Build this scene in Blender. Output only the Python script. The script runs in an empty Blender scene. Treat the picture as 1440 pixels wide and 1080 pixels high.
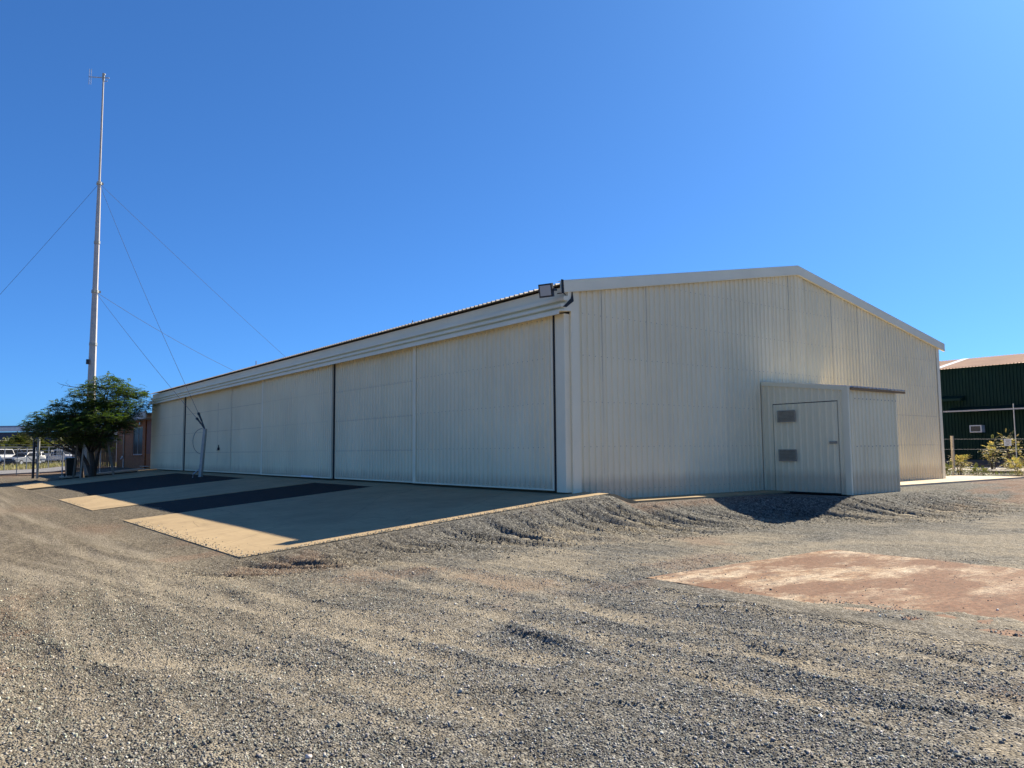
import bpy, bmesh, math, random
import numpy as np
from mathutils import Vector, Matrix
random.seed(7)
RNG = np.random.default_rng(11)
scene = bpy.context.scene
col = scene.collection
rad = math.radians

# ------------------------------------------------------------------ camera
# world: origin at the hangar's near corner, X along its gable, Y along its door front, Z up (metres)
FPX = 1090.3
YAW, PIT, ROL = 0.6503, 0.0863, -0.0083
CAM = Vector((-11.5945, -13.044, 0.93))
FWD = Vector((math.sin(YAW)*math.cos(PIT), math.cos(YAW)*math.cos(PIT), math.sin(PIT)))
_R = Vector((math.cos(YAW), -math.sin(YAW), 0)); _U = _R.cross(FWD)
RGT = _R*math.cos(ROL) + _U*math.sin(ROL)
UPV = -_R*math.sin(ROL) + _U*math.cos(ROL)
cd = bpy.data.cameras.new('camera'); cam = bpy.data.objects.new('camera', cd); col.objects.link(cam)
cd.sensor_fit = 'HORIZONTAL'; cd.sensor_width = 36.0; cd.lens = 36.0*FPX/1440
cd.clip_start = 0.1; cd.clip_end = 6000
m = Matrix((RGT, UPV, -FWD)).transposed().to_4x4(); m.translation = CAM
cam.matrix_world = m
scene.camera = cam
def at(u, v, d):            # photo pixel + depth in metres -> world point
    return CAM + (FWD + RGT*((u-720)/FPX) + UPV*((540-v)/FPX))*d

# ------------------------------------------------------------------ sky, sun, exposure
SUN_EL = 40.7
SUN_AZ = 3.3                # degrees from +X towards +Y
world = bpy.data.worlds.new('World'); scene.world = world; world.use_nodes = True
wn = world.node_tree.nodes; wl = world.node_tree.links
for n in list(wn): wn.remove(n)
wo = wn.new('ShaderNodeOutputWorld'); bg = wn.new('ShaderNodeBackground')
sky = wn.new('ShaderNodeTexSky'); sky.sky_type = 'NISHITA'; sky.sun_disc = False
sky.sun_elevation = rad(SUN_EL); sky.sun_rotation = rad(90 - SUN_AZ)
sky.air_density = 0.6; sky.dust_density = 0.7; sky.ozone_density = 5.0; sky.altitude = 0
gm = wn.new('ShaderNodeGamma'); gm.inputs['Gamma'].default_value = 0.80       # evens out the horizon glow
tn = wn.new('ShaderNodeMix'); tn.data_type = 'RGBA'; tn.blend_type = 'MULTIPLY'; tn.inputs[0].default_value = 1.0
tn.inputs[7].default_value = (0.40, 0.87, 1.40, 1)                                # deep dry-season blue
wl.new(sky.outputs[0], gm.inputs['Color']); wl.new(gm.outputs[0], tn.inputs[6]); wl.new(tn.outputs[2], bg.inputs['Color'])
bg.inputs['Strength'].default_value = 0.080
wl.new(bg.outputs[0], wo.inputs['Surface'])
sd = bpy.data.lights.new('sun', 'SUN'); sd.energy = 5.0; sd.angle = rad(0.53); sd.color = (1.0, 0.89, 0.72)
sun = bpy.data.objects.new('sun', sd); col.objects.link(sun)
sv = Vector((math.cos(rad(SUN_AZ))*math.cos(rad(SUN_EL)), math.sin(rad(SUN_AZ))*math.cos(rad(SUN_EL)), math.sin(rad(SUN_EL))))
sun.rotation_euler = sv.to_track_quat('Z', 'Y').to_euler(); sun.location = (30, 0, 40)
vs = scene.view_settings; vs.view_transform = 'Standard'; vs.look = 'None'; vs.gamma = 1; vs.use_curve_mapping = False
vs.exposure = 1.15
scene.render.engine = 'CYCLES'
scene.render.resolution_x = 1024; scene.render.resolution_y = 768
scene.cycles.max_bounces = 6

# ------------------------------------------------------------------ material helpers
class NT:
    def __init__(s, name):
        s.m = bpy.data.materials.new(name); s.m.use_nodes = True
        s.n = s.m.node_tree.nodes; s.l = s.m.node_tree.links
        s.b = s.n['Principled BSDF']
    def new(s, t, **kw):
        x = s.n.new(t)
        for k, v in kw.items():
            if k in x.inputs: x.inputs[k].default_value = v
            else: setattr(x, k, v)
        return x
    def link(s, a, b): s.l.new(a, b)
    def coord(s, kind='Object', scale=(1, 1, 1)):
        t = s.new('ShaderNodeTexCoord'); mp = s.new('ShaderNodeMapping'); mp.inputs['Scale'].default_value = scale
        s.link(t.outputs[kind], mp.inputs['Vector']); return mp.outputs[0]
    def geo(s, scale=(1, 1, 1)):
        t = s.new('ShaderNodeNewGeometry'); mp = s.new('ShaderNodeMapping'); mp.inputs['Scale'].default_value = scale
        s.link(t.outputs['Position'], mp.inputs['Vector']); return mp.outputs[0]
    def noise(s, vec, scale, detail=4, rough=.55):
        x = s.new('ShaderNodeTexNoise'); x.inputs['Scale'].default_value = scale
        x.inputs['Detail'].default_value = detail; x.inputs['Roughness'].default_value = rough
        s.link(vec, x.inputs['Vector']); return x.outputs['Fac']
    def ramp(s, fac, stops):
        x = s.new('ShaderNodeValToRGB'); e = x.color_ramp.elements
        while len(e) < len(stops): e.new(.5)
        for i, (p, c) in enumerate(stops):
            e[i].position = p; e[i].color = (*c, 1) if len(c) == 3 else c
        s.link(fac, x.inputs['Fac']); return x.outputs['Color']
    def mix(s, fac, a, b, mode='MIX'):
        x = s.new('ShaderNodeMix'); x.data_type = 'RGBA'; x.blend_type = mode
        for inp, v in ((x.inputs[0], fac), (x.inputs[6], a), (x.inputs[7], b)):
            if hasattr(v, 'is_linked') or hasattr(v, 'links'): s.link(v, inp)
            elif isinstance(v, (int, float)): inp.default_value = v
            else: inp.default_value = (*v, 1)
        return x.outputs[2]
    def math(s, op, a, b=0.0):
        x = s.new('ShaderNodeMath'); x.operation = op
        for i, v in enumerate((a, b)):
            if hasattr(v, 'links'): s.link(v, x.inputs[i])
            else: x.inputs[i].default_value = v
        return x.outputs[0]
    def bump(s, h, strength=.5, dist=.01):
        x = s.new('ShaderNodeBump'); x.inputs['Strength'].default_value = strength; x.inputs['Distance'].default_value = dist
        s.link(h, x.inputs['Height']); s.link(x.outputs[0], s.b.inputs['Normal'])
    def done(s, color=None, rough=.6, metal=0.0, spec=.5):
        if color is not None:
            if hasattr(color, 'links'): s.link(color, s.b.inputs['Base Color'])
            else: s.b.inputs['Base Color'].default_value = (*color, 1)
        s.b.inputs['Roughness'].default_value = rough; s.b.inputs['Metallic'].default_value = metal
        s.b.inputs['Specular IOR Level'].default_value = spec
        return s.m
def rgbscale(c, k): return tuple(min(1, x*k) for x in c)
def weathered(name, c, rough=.5, var=.12, scale=3.0, streak=0.0, metal=0.0, spec=.5, dirt=(.25, .17, .1), bump=0.0):
    t = NT(name); g = t.geo()
    n1 = t.noise(g, scale, 5)
    c1 = t.ramp(n1, [(.3, rgbscale(c, 1-var)), (.7, rgbscale(c, 1+var*.6))])
    if streak:
        g2 = t.geo((9, 9, .35)); n2 = t.noise(g2, 1.0, 5, .7)
        f = t.ramp(n2, [(.52, (0, 0, 0)), (.8, (streak,)*3)])
        c1 = t.mix(f, c1, dirt)
    if bump: t.bump(t.noise(g, scale*8, 4), bump, .01)
    return t.done(c1, rough, metal, spec)
M = {}
CREAM = (.89, .785, .545)
def cladding(name, c, rough=.42):
    t = NT(name); g = t.geo()
    n1 = t.noise(g, .45, 4); n3 = t.noise(t.geo((7, 7, .5)), 1.0, 6, .65); n4 = t.noise(g, 40, 3)
    c1 = t.ramp(n1, [(.3, rgbscale(c, .93)), (.7, rgbscale(c, 1.04))])
    oi = t.new('ShaderNodeObjectInfo')
    v = t.ramp(oi.outputs['Random'], [(0, (.965, .965, .96)), (1, (1.02, 1.02, 1.03))])
    c1 = t.mix(1.0, c1, v, 'MULTIPLY')
    f = t.ramp(n3, [(.5, (0, 0, 0)), (.85, (.05,)*3)])
    c1 = t.mix(f, c1, (.40, .34, .26))
    # splash dirt: red dust thrown up along the foot of the wall
    sx = t.new('ShaderNodeSeparateXYZ'); t.link(t.geo(), sx.inputs[0])
    hgt = t.math('ADD', sx.outputs['Z'], t.math('MULTIPLY', n3, -.35))
    f2 = t.ramp(hgt, [(0.0, (.34,)*3), (.22, (0, 0, 0))])
    c1 = t.mix(f2, c1, (.36, .25, .17))
    hb = t.math('ADD', t.math('MULTIPLY', t.noise(g, 1.6, 3), .8), t.math('MULTIPLY', n4, .02))
    t.bump(hb, .12, .02)
    return t.done(c1, .6, 0, .2)
M['clad'] = cladding('cream_painted_steel', CREAM)
M['clad_plain'] = weathered('cream_flashing', (.88, .785, .56), .6, .05, 1.2, .06, dirt=(.42, .36, .28), bump=.03, spec=.2)
M['trim'] = weathered('fascia_paint', (.88, .795, .585), .6, .05, 1.0, .06, dirt=(.42, .36, .28), bump=.03, spec=.2)
M['roof'] = weathered('weathered_roof_steel', (.42, .37, .31), .55, .2, .8, .25, bump=.05)
M['leanroof'] = weathered('bare_galvanised_roof', (.62, .60, .55), .3, .1, 1.5, .1, metal=.6)
M['rust'] = weathered('rusty_edge', (.30, .19, .09), .8, .35, 14, 0, bump=.3)
M['black'] = weathered('black_rubber', (.012, .012, .013), .7, .2, 6)
M['blackmetal'] = weathered('black_powder_coat', (.02, .02, .022), .45, .2, 6)
M['galv'] = weathered('galvanised_steel', (.42, .43, .43), .45, .15, 5, .1, metal=.5)
M['wire'] = NT('guy_wire').done((.13, .13, .14), .5, .6)
M['seam'] = weathered('darker_cream_seam', (.60, .53, .38), .7, .2, 10)  # darker cream for seam strips and lap joints
M['screw'] = NT('screw_heads').done((.36, .33, .26), .6, .2)
M['lens'] = NT('flood_lens').done((.42, .43, .42), .2)
M['vent'] = weathered('grey_vent', (.24, .22, .18), .5, .15, 8)
M['ventslat'] = weathered('grey_vent_slat', (.38, .35, .28), .6, .15, 8)
M['post'] = weathered('grey_painted_post', (.38, .38, .33), .5, .2, 5, .2)
M['concmast'] = weathered('pale_mast_steel', (.46, .43, .39), .5, .12, 3, .25)
M['brick'] = None
M['white'] = weathered('white_paint', (.74, .74, .72), .4, .08, 3, .1)
M['dark'] = weathered('matt_near_black', (.03, .03, .032), .7, .3, 3)  # even near-black for the lean-to door recess and the grilles
M['binp'] = weathered('dark_green_plastic', (.010, .018, .013), .4, .2, 4)
M['timber'] = weathered('grey_timber', (.23, .18, .13), .85, .3, 7, .3, bump=.3)
M['timberw'] = weathered('pale_timber', (.42, .37, .30), .85, .2, 7, .2, bump=.3)
M['tyre'] = NT('tyre_rubber').done((.02, .02, .02), .85)
M['glass'] = NT('dark_window_glass').done((.012, .013, .014), .35, 0, .05)

def M_concrete(name, c, grid=True):
    t = NT(name); g = t.geo()
    n1 = t.noise(g, .8, 6, .6); n2 = t.noise(g, 14, 5, .6); n3 = t.noise(t.geo((.7, 9, 1)), 1.0, 5, .65)
    c1 = t.ramp(n1, [(.28, rgbscale(c, .74)), (.55, c), (.78, rgbscale(c, 1.12))])
    c1 = t.mix(t.ramp(n3, [(.48, (0, 0, 0)), (.75, (.55,)*3)]), c1, rgbscale(c, .66))
    c1 = t.mix(t.ramp(n2, [(.35, (.25,)*3), (.6, (0, 0, 0))]), c1, rgbscale(c, .72))
    n4 = t.noise(t.geo((2.2, .5, 1)), 2.0, 7, .72)
    c1 = t.mix(t.ramp(n4, [(.52, (0, 0, 0)), (.70, (.5,)*3)]), c1, rgbscale(c, .58))
    vc = t.new('ShaderNodeTexVoronoi'); vc.feature = 'DISTANCE_TO_EDGE'; vc.inputs['Scale'].default_value = .33
    wv = t.new('ShaderNodeMix'); wv.data_type = 'VECTOR'; wv.inputs[0].default_value = .12; t.link(g, wv.inputs[4])
    nz = t.new('ShaderNodeTexNoise'); nz.inputs['Scale'].default_value = 1.5; nz.inputs['Detail'].default_value = 5; t.link(g, nz.inputs['Vector']); t.link(nz.outputs['Color'], wv.inputs[5])
    t.link(wv.outputs[1], vc.inputs['Vector'])
    c1 = t.mix(t.ramp(vc.outputs['Distance'], [(.0, (.55,)*3), (.0035, (0, 0, 0))]), c1, rgbscale(c, .35))
    t.bump(t.math('ADD', t.math('MULTIPLY', n2, .6), n3), .35, .01)
    return t.done(c1, .85, 0, .2)
M['conc'] = M_concrete('tan_concrete', (.39, .29, .165))
M['concpale'] = M_concrete('pale_concrete', (.58, .48, .34))

def M_ground():
    t = NT('gravel_ground'); g = t.geo()
    at_ = t.new('ShaderNodeAttribute', attribute_name='tone')
    sp = t.new('ShaderNodeSeparateColor'); t.link(at_.outputs['Color'], sp.inputs[0])
    fines, red, warm = sp.outputs[0], sp.outputs[1], sp.outputs[2]
    vor = t.new('ShaderNodeTexVoronoi'); vor.inputs['Scale'].default_value = 62; vor.inputs['Randomness'].default_value = 1
    t.link(g, vor.inputs['Vector'])
    vor2 = t.new('ShaderNodeTexVoronoi'); vor2.inputs['Scale'].default_value = 24
    t.link(g, vor2.inputs['Vector'])
    sc = t.new('ShaderNodeSeparateColor'); t.link(vor.outputs['Color'], sc.inputs[0])
    sc2 = t.new('ShaderNodeSeparateColor'); t.link(vor2.outputs['Color'], sc2.inputs[0])
    mixv = t.math('ADD', t.math('MULTIPLY', sc.outputs[0], .62), t.math('MULTIPLY', sc2.outputs[1], .38))
    cool = t.ramp(mixv, [(.08, (.045, .042, .037)), (.38, (.125, .121, .108)), (.66, (.225, .217, .192)), (.93, (.43, .415, .37))])
    warmc = t.ramp(mixv, [(.08, (.05, .040, .027)), (.38, (.155, .125, .084)), (.66, (.26, .215, .15)), (.93, (.45, .39, .29))])
    c = t.mix(warm, cool, warmc)
    n1 = t.noise(g, 1.1, 6, .65); n2 = t.noise(g, 7, 5, .65)
    c = t.mix(t.ramp(n1, [(.3, (.25,)*3), (.55, (0, 0, 0))]), c, (.105, .092, .075))
    mo = t.ramp(t.noise(g, 13, 4, .7), [(.3, (.62,)*3), (.5, (1, 1, 1)), (.72, (1.35,)*3)])
    c = t.mix(1.0, c, mo, 'MULTIPLY')
    ff = t.math('MULTIPLY', fines, t.ramp(n2, [(.25, (.45,)*3), (.65, (1, 1, 1))]))
    c = t.mix(ff, c, t.ramp(mixv, [(.1, (.27, .225, .155)), (.9, (.52, .45, .34))]))
    rf = t.math('MULTIPLY', red, t.ramp(n2, [(.3, (.3,)*3), (.6, (1, 1, 1))]))
    c = t.mix(rf, c, t.ramp(n1, [(.3, (.26, .12, .065)), (.7, (.42, .27, .18))]))
    h = t.math('ADD', t.math('MULTIPLY', vor.outputs['Distance'], -1.0), t.math('MULTIPLY', vor2.outputs['Distance'], -.9))
    h = t.math('ADD', h, t.math('MULTIPLY', n2, .5))
    t.bump(h, .9, .02)
    c = t.mix(1.0, c, (.72, .725, .72), 'MULTIPLY')
    return t.done(c, .9, 0, .15)
M['ground'] = M_ground()
def M_stone():
    t = NT('gravel_stones'); a = t.new('ShaderNodeAttribute', attribute_name='tone')
    return t.done(a.outputs['Color'], .8, 0, .3)
M['stone'] = M_stone()
def M_redslab():
    t = NT('red_dust_over_slab'); g = t.geo()
    n1 = t.noise(t.geo((.55, 1.6, 1)), 1.3, 7, .68); n2 = t.noise(g, 5, 6, .7); n3 = t.noise(g, 60, 3)
    c = t.ramp(t.math('ADD', t.math('MULTIPLY', n1, .6), t.math('MULTIPLY', t.noise(t.geo((1.2, 3.2, 1)), 2.2, 8, .75), .4)), [(.34, (.17, .085, .05)), (.42, (.27, .15, .09)), (.47, (.40, .28, .18)), (.53, (.60, .49, .36)), (.62, (.70, .62, .48))])
    c = t.mix(t.ramp(n2, [(.50, (0, 0, 0)), (.66, (.85,)*3)]), c, (.21, .18, .155))
    c = t.mix(1.0, c, (.74, .70, .66), 'MULTIPLY')
    nb = t.noise(t.geo((.5, .9, 1)), 1.1, 5, .7)
    c = t.mix(t.ramp(nb, [(.47, (0, 0, 0)), (.56, (.9,)*3)]), c, (.16, .082, .048))
    sy = t.new('ShaderNodeSeparateXYZ'); t.link(t.geo(), sy.inputs[0])
    ry = t.math('ADD', t.math('MULTIPLY', sy.outputs['Y'], -.16), t.math('MULTIPLY', t.noise(g, 1.6, 6, .7), 1.1))
    c = t.mix(t.ramp(t.math('ADD', ry, -1.05), [(.75, (0, 0, 0)), (1.0, (.75,)*3)]), c, t.ramp(n2, [(.35, (.10, .06, .042)), (.55, (.19, .095, .055)), (.7, (.33, .22, .14))]))
    c = t.mix(t.ramp(n3, [(.38, (.7,)*3), (.52, (0, 0, 0))]), c, (.11, .08, .062))
    n6 = t.noise(g, 19, 5, .75)
    c = t.mix(1.0, c, t.ramp(n6, [(.33, (.55,)*3), (.5, (1, 1, 1)), (.68, (1.25,)*3)]), 'MULTIPLY')
    t.bump(t.math('ADD', n2, t.math('MULTIPLY', n3, .4)), .6, .02)
    return t.done(c, .9, 0, .2)
M['redslab'] = M_redslab()
def M_gravelshade():  # gravel in the hangar's shade, the darkness put into the colour
    t = NT('gravel_with_painted_shade'); g = t.geo(); n1 = t.noise(g, 2, 5); n2 = t.noise(g, 55, 3)
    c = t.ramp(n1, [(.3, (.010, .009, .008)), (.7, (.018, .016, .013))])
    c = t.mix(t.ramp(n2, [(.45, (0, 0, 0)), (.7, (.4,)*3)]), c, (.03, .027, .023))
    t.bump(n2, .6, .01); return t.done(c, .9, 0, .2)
M['gravelshade'] = M_gravelshade()
def M_brick():
    t = NT('brown_brick'); mp = t.coord('Object')
    # brick courses run along Y and Z of the wall
    sx = t.new('ShaderNodeSeparateXYZ'); t.link(mp, sx.inputs[0]); cx = t.new('ShaderNodeCombineXYZ')
    t.link(t.math('ADD', sx.outputs['Y'], sx.outputs['X']), cx.inputs[0]); t.link(sx.outputs['Z'], cx.inputs[1])
    b = t.new('ShaderNodeTexBrick'); t.link(cx.outputs[0], b.inputs['Vector'])
    b.inputs['Scale'].default_value = 1; b.inputs['Brick Width'].default_value = .24; b.inputs['Row Height'].default_value = .086
    b.inputs['Mortar Size'].default_value = .010
    b.inputs['Color1'].default_value = (.38, .13, .03, 1); b.inputs['Color2'].default_value = (.28, .09, .02, 1)
    b.inputs['Mortar'].default_value = (.15, .10, .07, 1)
    t.bump(b.outputs['Fac'], -.6, .01); return t.done(b.outputs['Color'], .85)
M['brick'] = M_brick()
def leafmat(name, c, trans=.35):
    t = NT(name); oi = t.new('ShaderNodeAttribute', attribute_name='tone')
    cc = t.mix(1.0, c, oi.outputs['Color'], 'MULTIPLY')
    t.link(cc, t.b.inputs['Base Color']); t.b.inputs['Roughness'].default_value = .55
    tr = t.new('ShaderNodeBsdfTranslucent'); t.link(t.mix(1.0, cc, (1.0, 1.15, .5), 'MULTIPLY'), tr.inputs['Color'])
    mx = t.new('ShaderNodeMixShader'); mx.inputs[0].default_value = trans
    t.link(t.b.outputs[0], mx.inputs[1]); t.link(tr.outputs[0], mx.inputs[2])
    t.link(mx.outputs[0], t.n['Material Output'].inputs['Surface']); return t.m
M['leaf'] = leafmat('feathery_leaf', (.075, .12, .035), .45)
M['bushleaf'] = leafmat('olive_leaf', (.12, .13, .05))
M['dryleaf'] = leafmat('dry_grass_leaf', (.36, .31, .15))
M['bark'] = weathered('grey_brown_bark', (.08, .06, .045), .9, .35, 8, .3, bump=.5)

# ------------------------------------------------------------------ mesh helpers
class MB:
    def __init__(s): s.v = []; s.f = []
    def add(s, vs, fs):
        o = len(s.v); s.v += [tuple(v) for v in vs]; s.f += [tuple(i+o for i in f) for f in fs]; return s
    def box(s, x0, x1, y0, y1, z0, z1):
        return s.add([(x0,y0,z0),(x1,y0,z0),(x1,y1,z0),(x0,y1,z0),(x0,y0,z1),(x1,y0,z1),(x1,y1,z1),(x0,y1,z1)],
                     [(0,3,2,1),(4,5,6,7),(0,1,5,4),(1,2,6,5),(2,3,7,6),(3,0,4,7)])
    def tube(s, pts, rads, n=8, cap=True):
        pts = [Vector(p) for p in pts]
        if isinstance(rads, (int, float)): rads = [rads]*len(pts)
        vs = []; fs = []
        for i, p in enumerate(pts):
            t = (pts[min(i+1, len(pts)-1)] - pts[max(i-1, 0)]).normalized()
            a = t.cross(Vector((0, 0, 1)) if abs(t.z) < .95 else Vector((1, 0, 0))).normalized(); b = t.cross(a)
            for k in range(n):
                an = 2*math.pi*(k+.5)/n
                vs.append(p + (a*math.cos(an) + b*math.sin(an))*rads[i])
        for i in range(len(pts)-1):
            for k in range(n):
                fs.append((i*n+k, i*n+(k+1) % n, (i+1)*n+(k+1) % n, (i+1)*n+k))
        if cap: fs += [tuple(range(n))[::-1], tuple((len(pts)-1)*n+k for k in range(n))]
        return s.add(vs, fs)
    def extrude(s, poly, axis, a, b, closed=True):
        # poly: 2-D points in the two other axes, in axis order
        def P(q, t):
            return {'x': (t, q[0], q[1]), 'y': (q[0], t, q[1]), 'z': (q[0], q[1], t)}[axis]
        n = len(poly); vs = [P(q, a) for q in poly] + [P(q, b) for q in poly]
        fs = [(i, (i+1) % n, n+(i+1) % n, n+i) for i in range(n if closed else n-1)]
        if closed: fs += [tuple(range(n))[::-1], tuple(range(n, 2*n))]
        return s.add(vs, fs)
    def mesh(s, name, smooth=False, fix=True):
        me = bpy.data.meshes.new(name); me.from_pydata(s.v, [], s.f)
        if fix:
            bm = bmesh.new(); bm.from_mesh(me); bmesh.ops.recalc_face_normals(bm, faces=bm.faces); bm.to_mesh(me); bm.free()
        if smooth: me.polygons.foreach_set('use_smooth', [True]*len(me.polygons))
        me.update(); return me
def tag(o, label=None, cat=None, group=None, kind=None):
    for k, v in (('label', label), ('category', cat), ('group', group), ('kind', kind)):
        if v: o[k] = v
    return o
def obj(name, mb, mat, parent=None, bevel=0, smooth=False, fix=True, **kw):
    me = mb.mesh(name, smooth, fix) if isinstance(mb, MB) else mb
    o = bpy.data.objects.new(name, me); col.objects.link(o)
    if mat is not None and not me.materials: me.materials.append(M[mat] if isinstance(mat, str) else mat)
    if parent:
        o.parent = parent; o.matrix_parent_inverse = Matrix.Translation(-Vector(parent.location)) if parent.parent is None else Matrix.Identity(4)
        if parent.parent is None and parent.rotation_euler.z: o.matrix_parent_inverse = Matrix.Identity(4)
    if bevel:
        b = o.modifiers.new('bevel', 'BEVEL'); b.width = bevel; b.segments = 2; b.limit_method = 'ANGLE'
    return tag(o, **kw)
def thing(name, loc, label, cat, group=None):
    o = bpy.data.objects.new(name, None); o.location = loc; o.empty_display_size = .2; col.objects.link(o)
    return tag(o, label, cat, group)
def sub(name, mb, mat, part, **kw):        # sub-part: same space as its part (parts carry parent-inverse offsets)
    o = obj(name, mb, mat, None, **kw); o.parent = part
    o.matrix_parent_inverse = Matrix.Identity(4)
    return o

# ------------------------------------------------------------------ noise
def _hash(ix, iy, seed):
    h = (ix.astype(np.int64)*374761393 + iy.astype(np.int64)*668265263 + seed*974711) & 0x7fffffff
    h = ((h ^ (h >> 13))*1274126177) & 0x7fffffff
    h = h ^ (h >> 16)
    return (h & 0xffff)/65535.0
def vnoise(x, y, seed=0):
    x = np.asarray(x, float); y = np.asarray(y, float)
    ix = np.floor(x); iy = np.floor(y); fx = x-ix; fy = y-iy
    fx = fx*fx*(3-2*fx); fy = fy*fy*(3-2*fy)
    a = _hash(ix, iy, seed); b = _hash(ix+1, iy, seed); c = _hash(ix, iy+1, seed); d = _hash(ix+1, iy+1, seed)
    return (a*(1-fx)+b*fx)*(1-fy) + (c*(1-fx)+d*fx)*fy
def fbm(x, y, seed=0, oct=4, gain=.5):
    r = 0; a = 1; t = 0
    for i in range(oct):
        r = r + a*vnoise(x*2**i+i*17.3, y*2**i-i*9.1, seed+i); t += a; a *= gain
    return r/t
def sst(x, a, b):
    t = np.clip((x-a)/(b-a), 0, 1); return t*t*(3-2*t)

# ------------------------------------------------------------------ terrain
RAMP = 0.088
AP0, AP1 = -0.85, 40.0       # apron extent along Y
AX = -7.6                    # apron front edge
def gpix(u, v, z=-.72):      # photo pixel on the yard surface
    d = at(u, v, 1) - CAM; return CAM + d*((z-CAM.z)/d.z)
def poly(px): return [gpix(u, v) for u, v in px]
def dist_poly(x, y, P):
    best = np.full(np.shape(x), 1e9); side = np.zeros(np.shape(x)); along = np.zeros(np.shape(x)); acc = 0.0
    for a, b in zip(P[:-1], P[1:]):
        dx, dy = b.x-a.x, b.y-a.y; L2 = dx*dx+dy*dy; L = math.sqrt(L2)
        tt = np.clip(((x-a.x)*dx+(y-a.y)*dy)/L2, 0, 1)
        ex, ey = x-(a.x+dx*tt), y-(a.y+dy*tt); d = np.hypot(ex, ey); m = d < best
        side = np.where(m, np.sign(dx*ey-dy*ex), side); along = np.where(m, acc+tt*L, along); best = np.where(m, d, best); acc += L
    return best, side, along/acc, acc
TRACKS = [(poly(p), hw, s) for p, hw, s in (   # pale wheel paths pressed into the gravel
    ([(-60, 706), (20, 722), (109, 749), (167, 773), (272, 795), (342, 819), (389, 839), (478, 866), (600, 892), (760, 925)], .20, 1.0),
    ([(-60, 730), (40, 752), (120, 780), (220, 812), (330, 846), (470, 885), (620, 925)], .18, .7),
    ([(560, 792), (640, 806), (739, 828), (813, 847), (912, 878), (997, 897), (1094, 924), (1180, 944), (1289, 967), (1460, 1000)], .17, 1.0),
    ([(520, 830), (620, 845), (760, 880), (900, 922), (1040, 965), (1200, 1005), (1400, 1050)], .16, .6),
    ([(-60, 930), (100, 925), (300, 930), (520, 960), (700, 1005)], .2, .7),
    ([(-60, 850), (120, 842), (330, 850), (520, 880)], .16, .5),
    ([(840, 800), (1000, 775), (1200, 760), (1460, 770)], .3, .6))]
SCRAPES = [(poly(p), h) for p, h in (          # thin scraped edges
    ([(1030, 905), (1085, 919), (1145, 934)], .045), ([(958, 854), (1040, 858), (1110, 864)], .035), ([(480, 856), (580, 884), (673, 906)], .028),
    ([(700, 880), (770, 900), (832, 923)], .04), ([(640, 967), (730, 968), (815, 975)], .04), ([(555, 790), (590, 802), (615, 815)], .03),
    ([(760, 806), (800, 814), (870, 832)], .035), ([(830, 988), (870, 990), (960, 1000)], .03), ([(1250, 905), (1340, 925), (1450, 945)], .025),
    ([(230, 815), (330, 835), (420, 842)], .025), ([(560, 860), (620, 864), (660, 872)], .025), ([(60, 800), (160, 806), (240, 803)], .02),
    ([(1200, 985), (1290, 1000), (1420, 1010)], .03), ([(300, 870), (400, 868), (500, 880)], .02), ([(900, 940), (980, 950), (1060, 968)], .025))]
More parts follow.
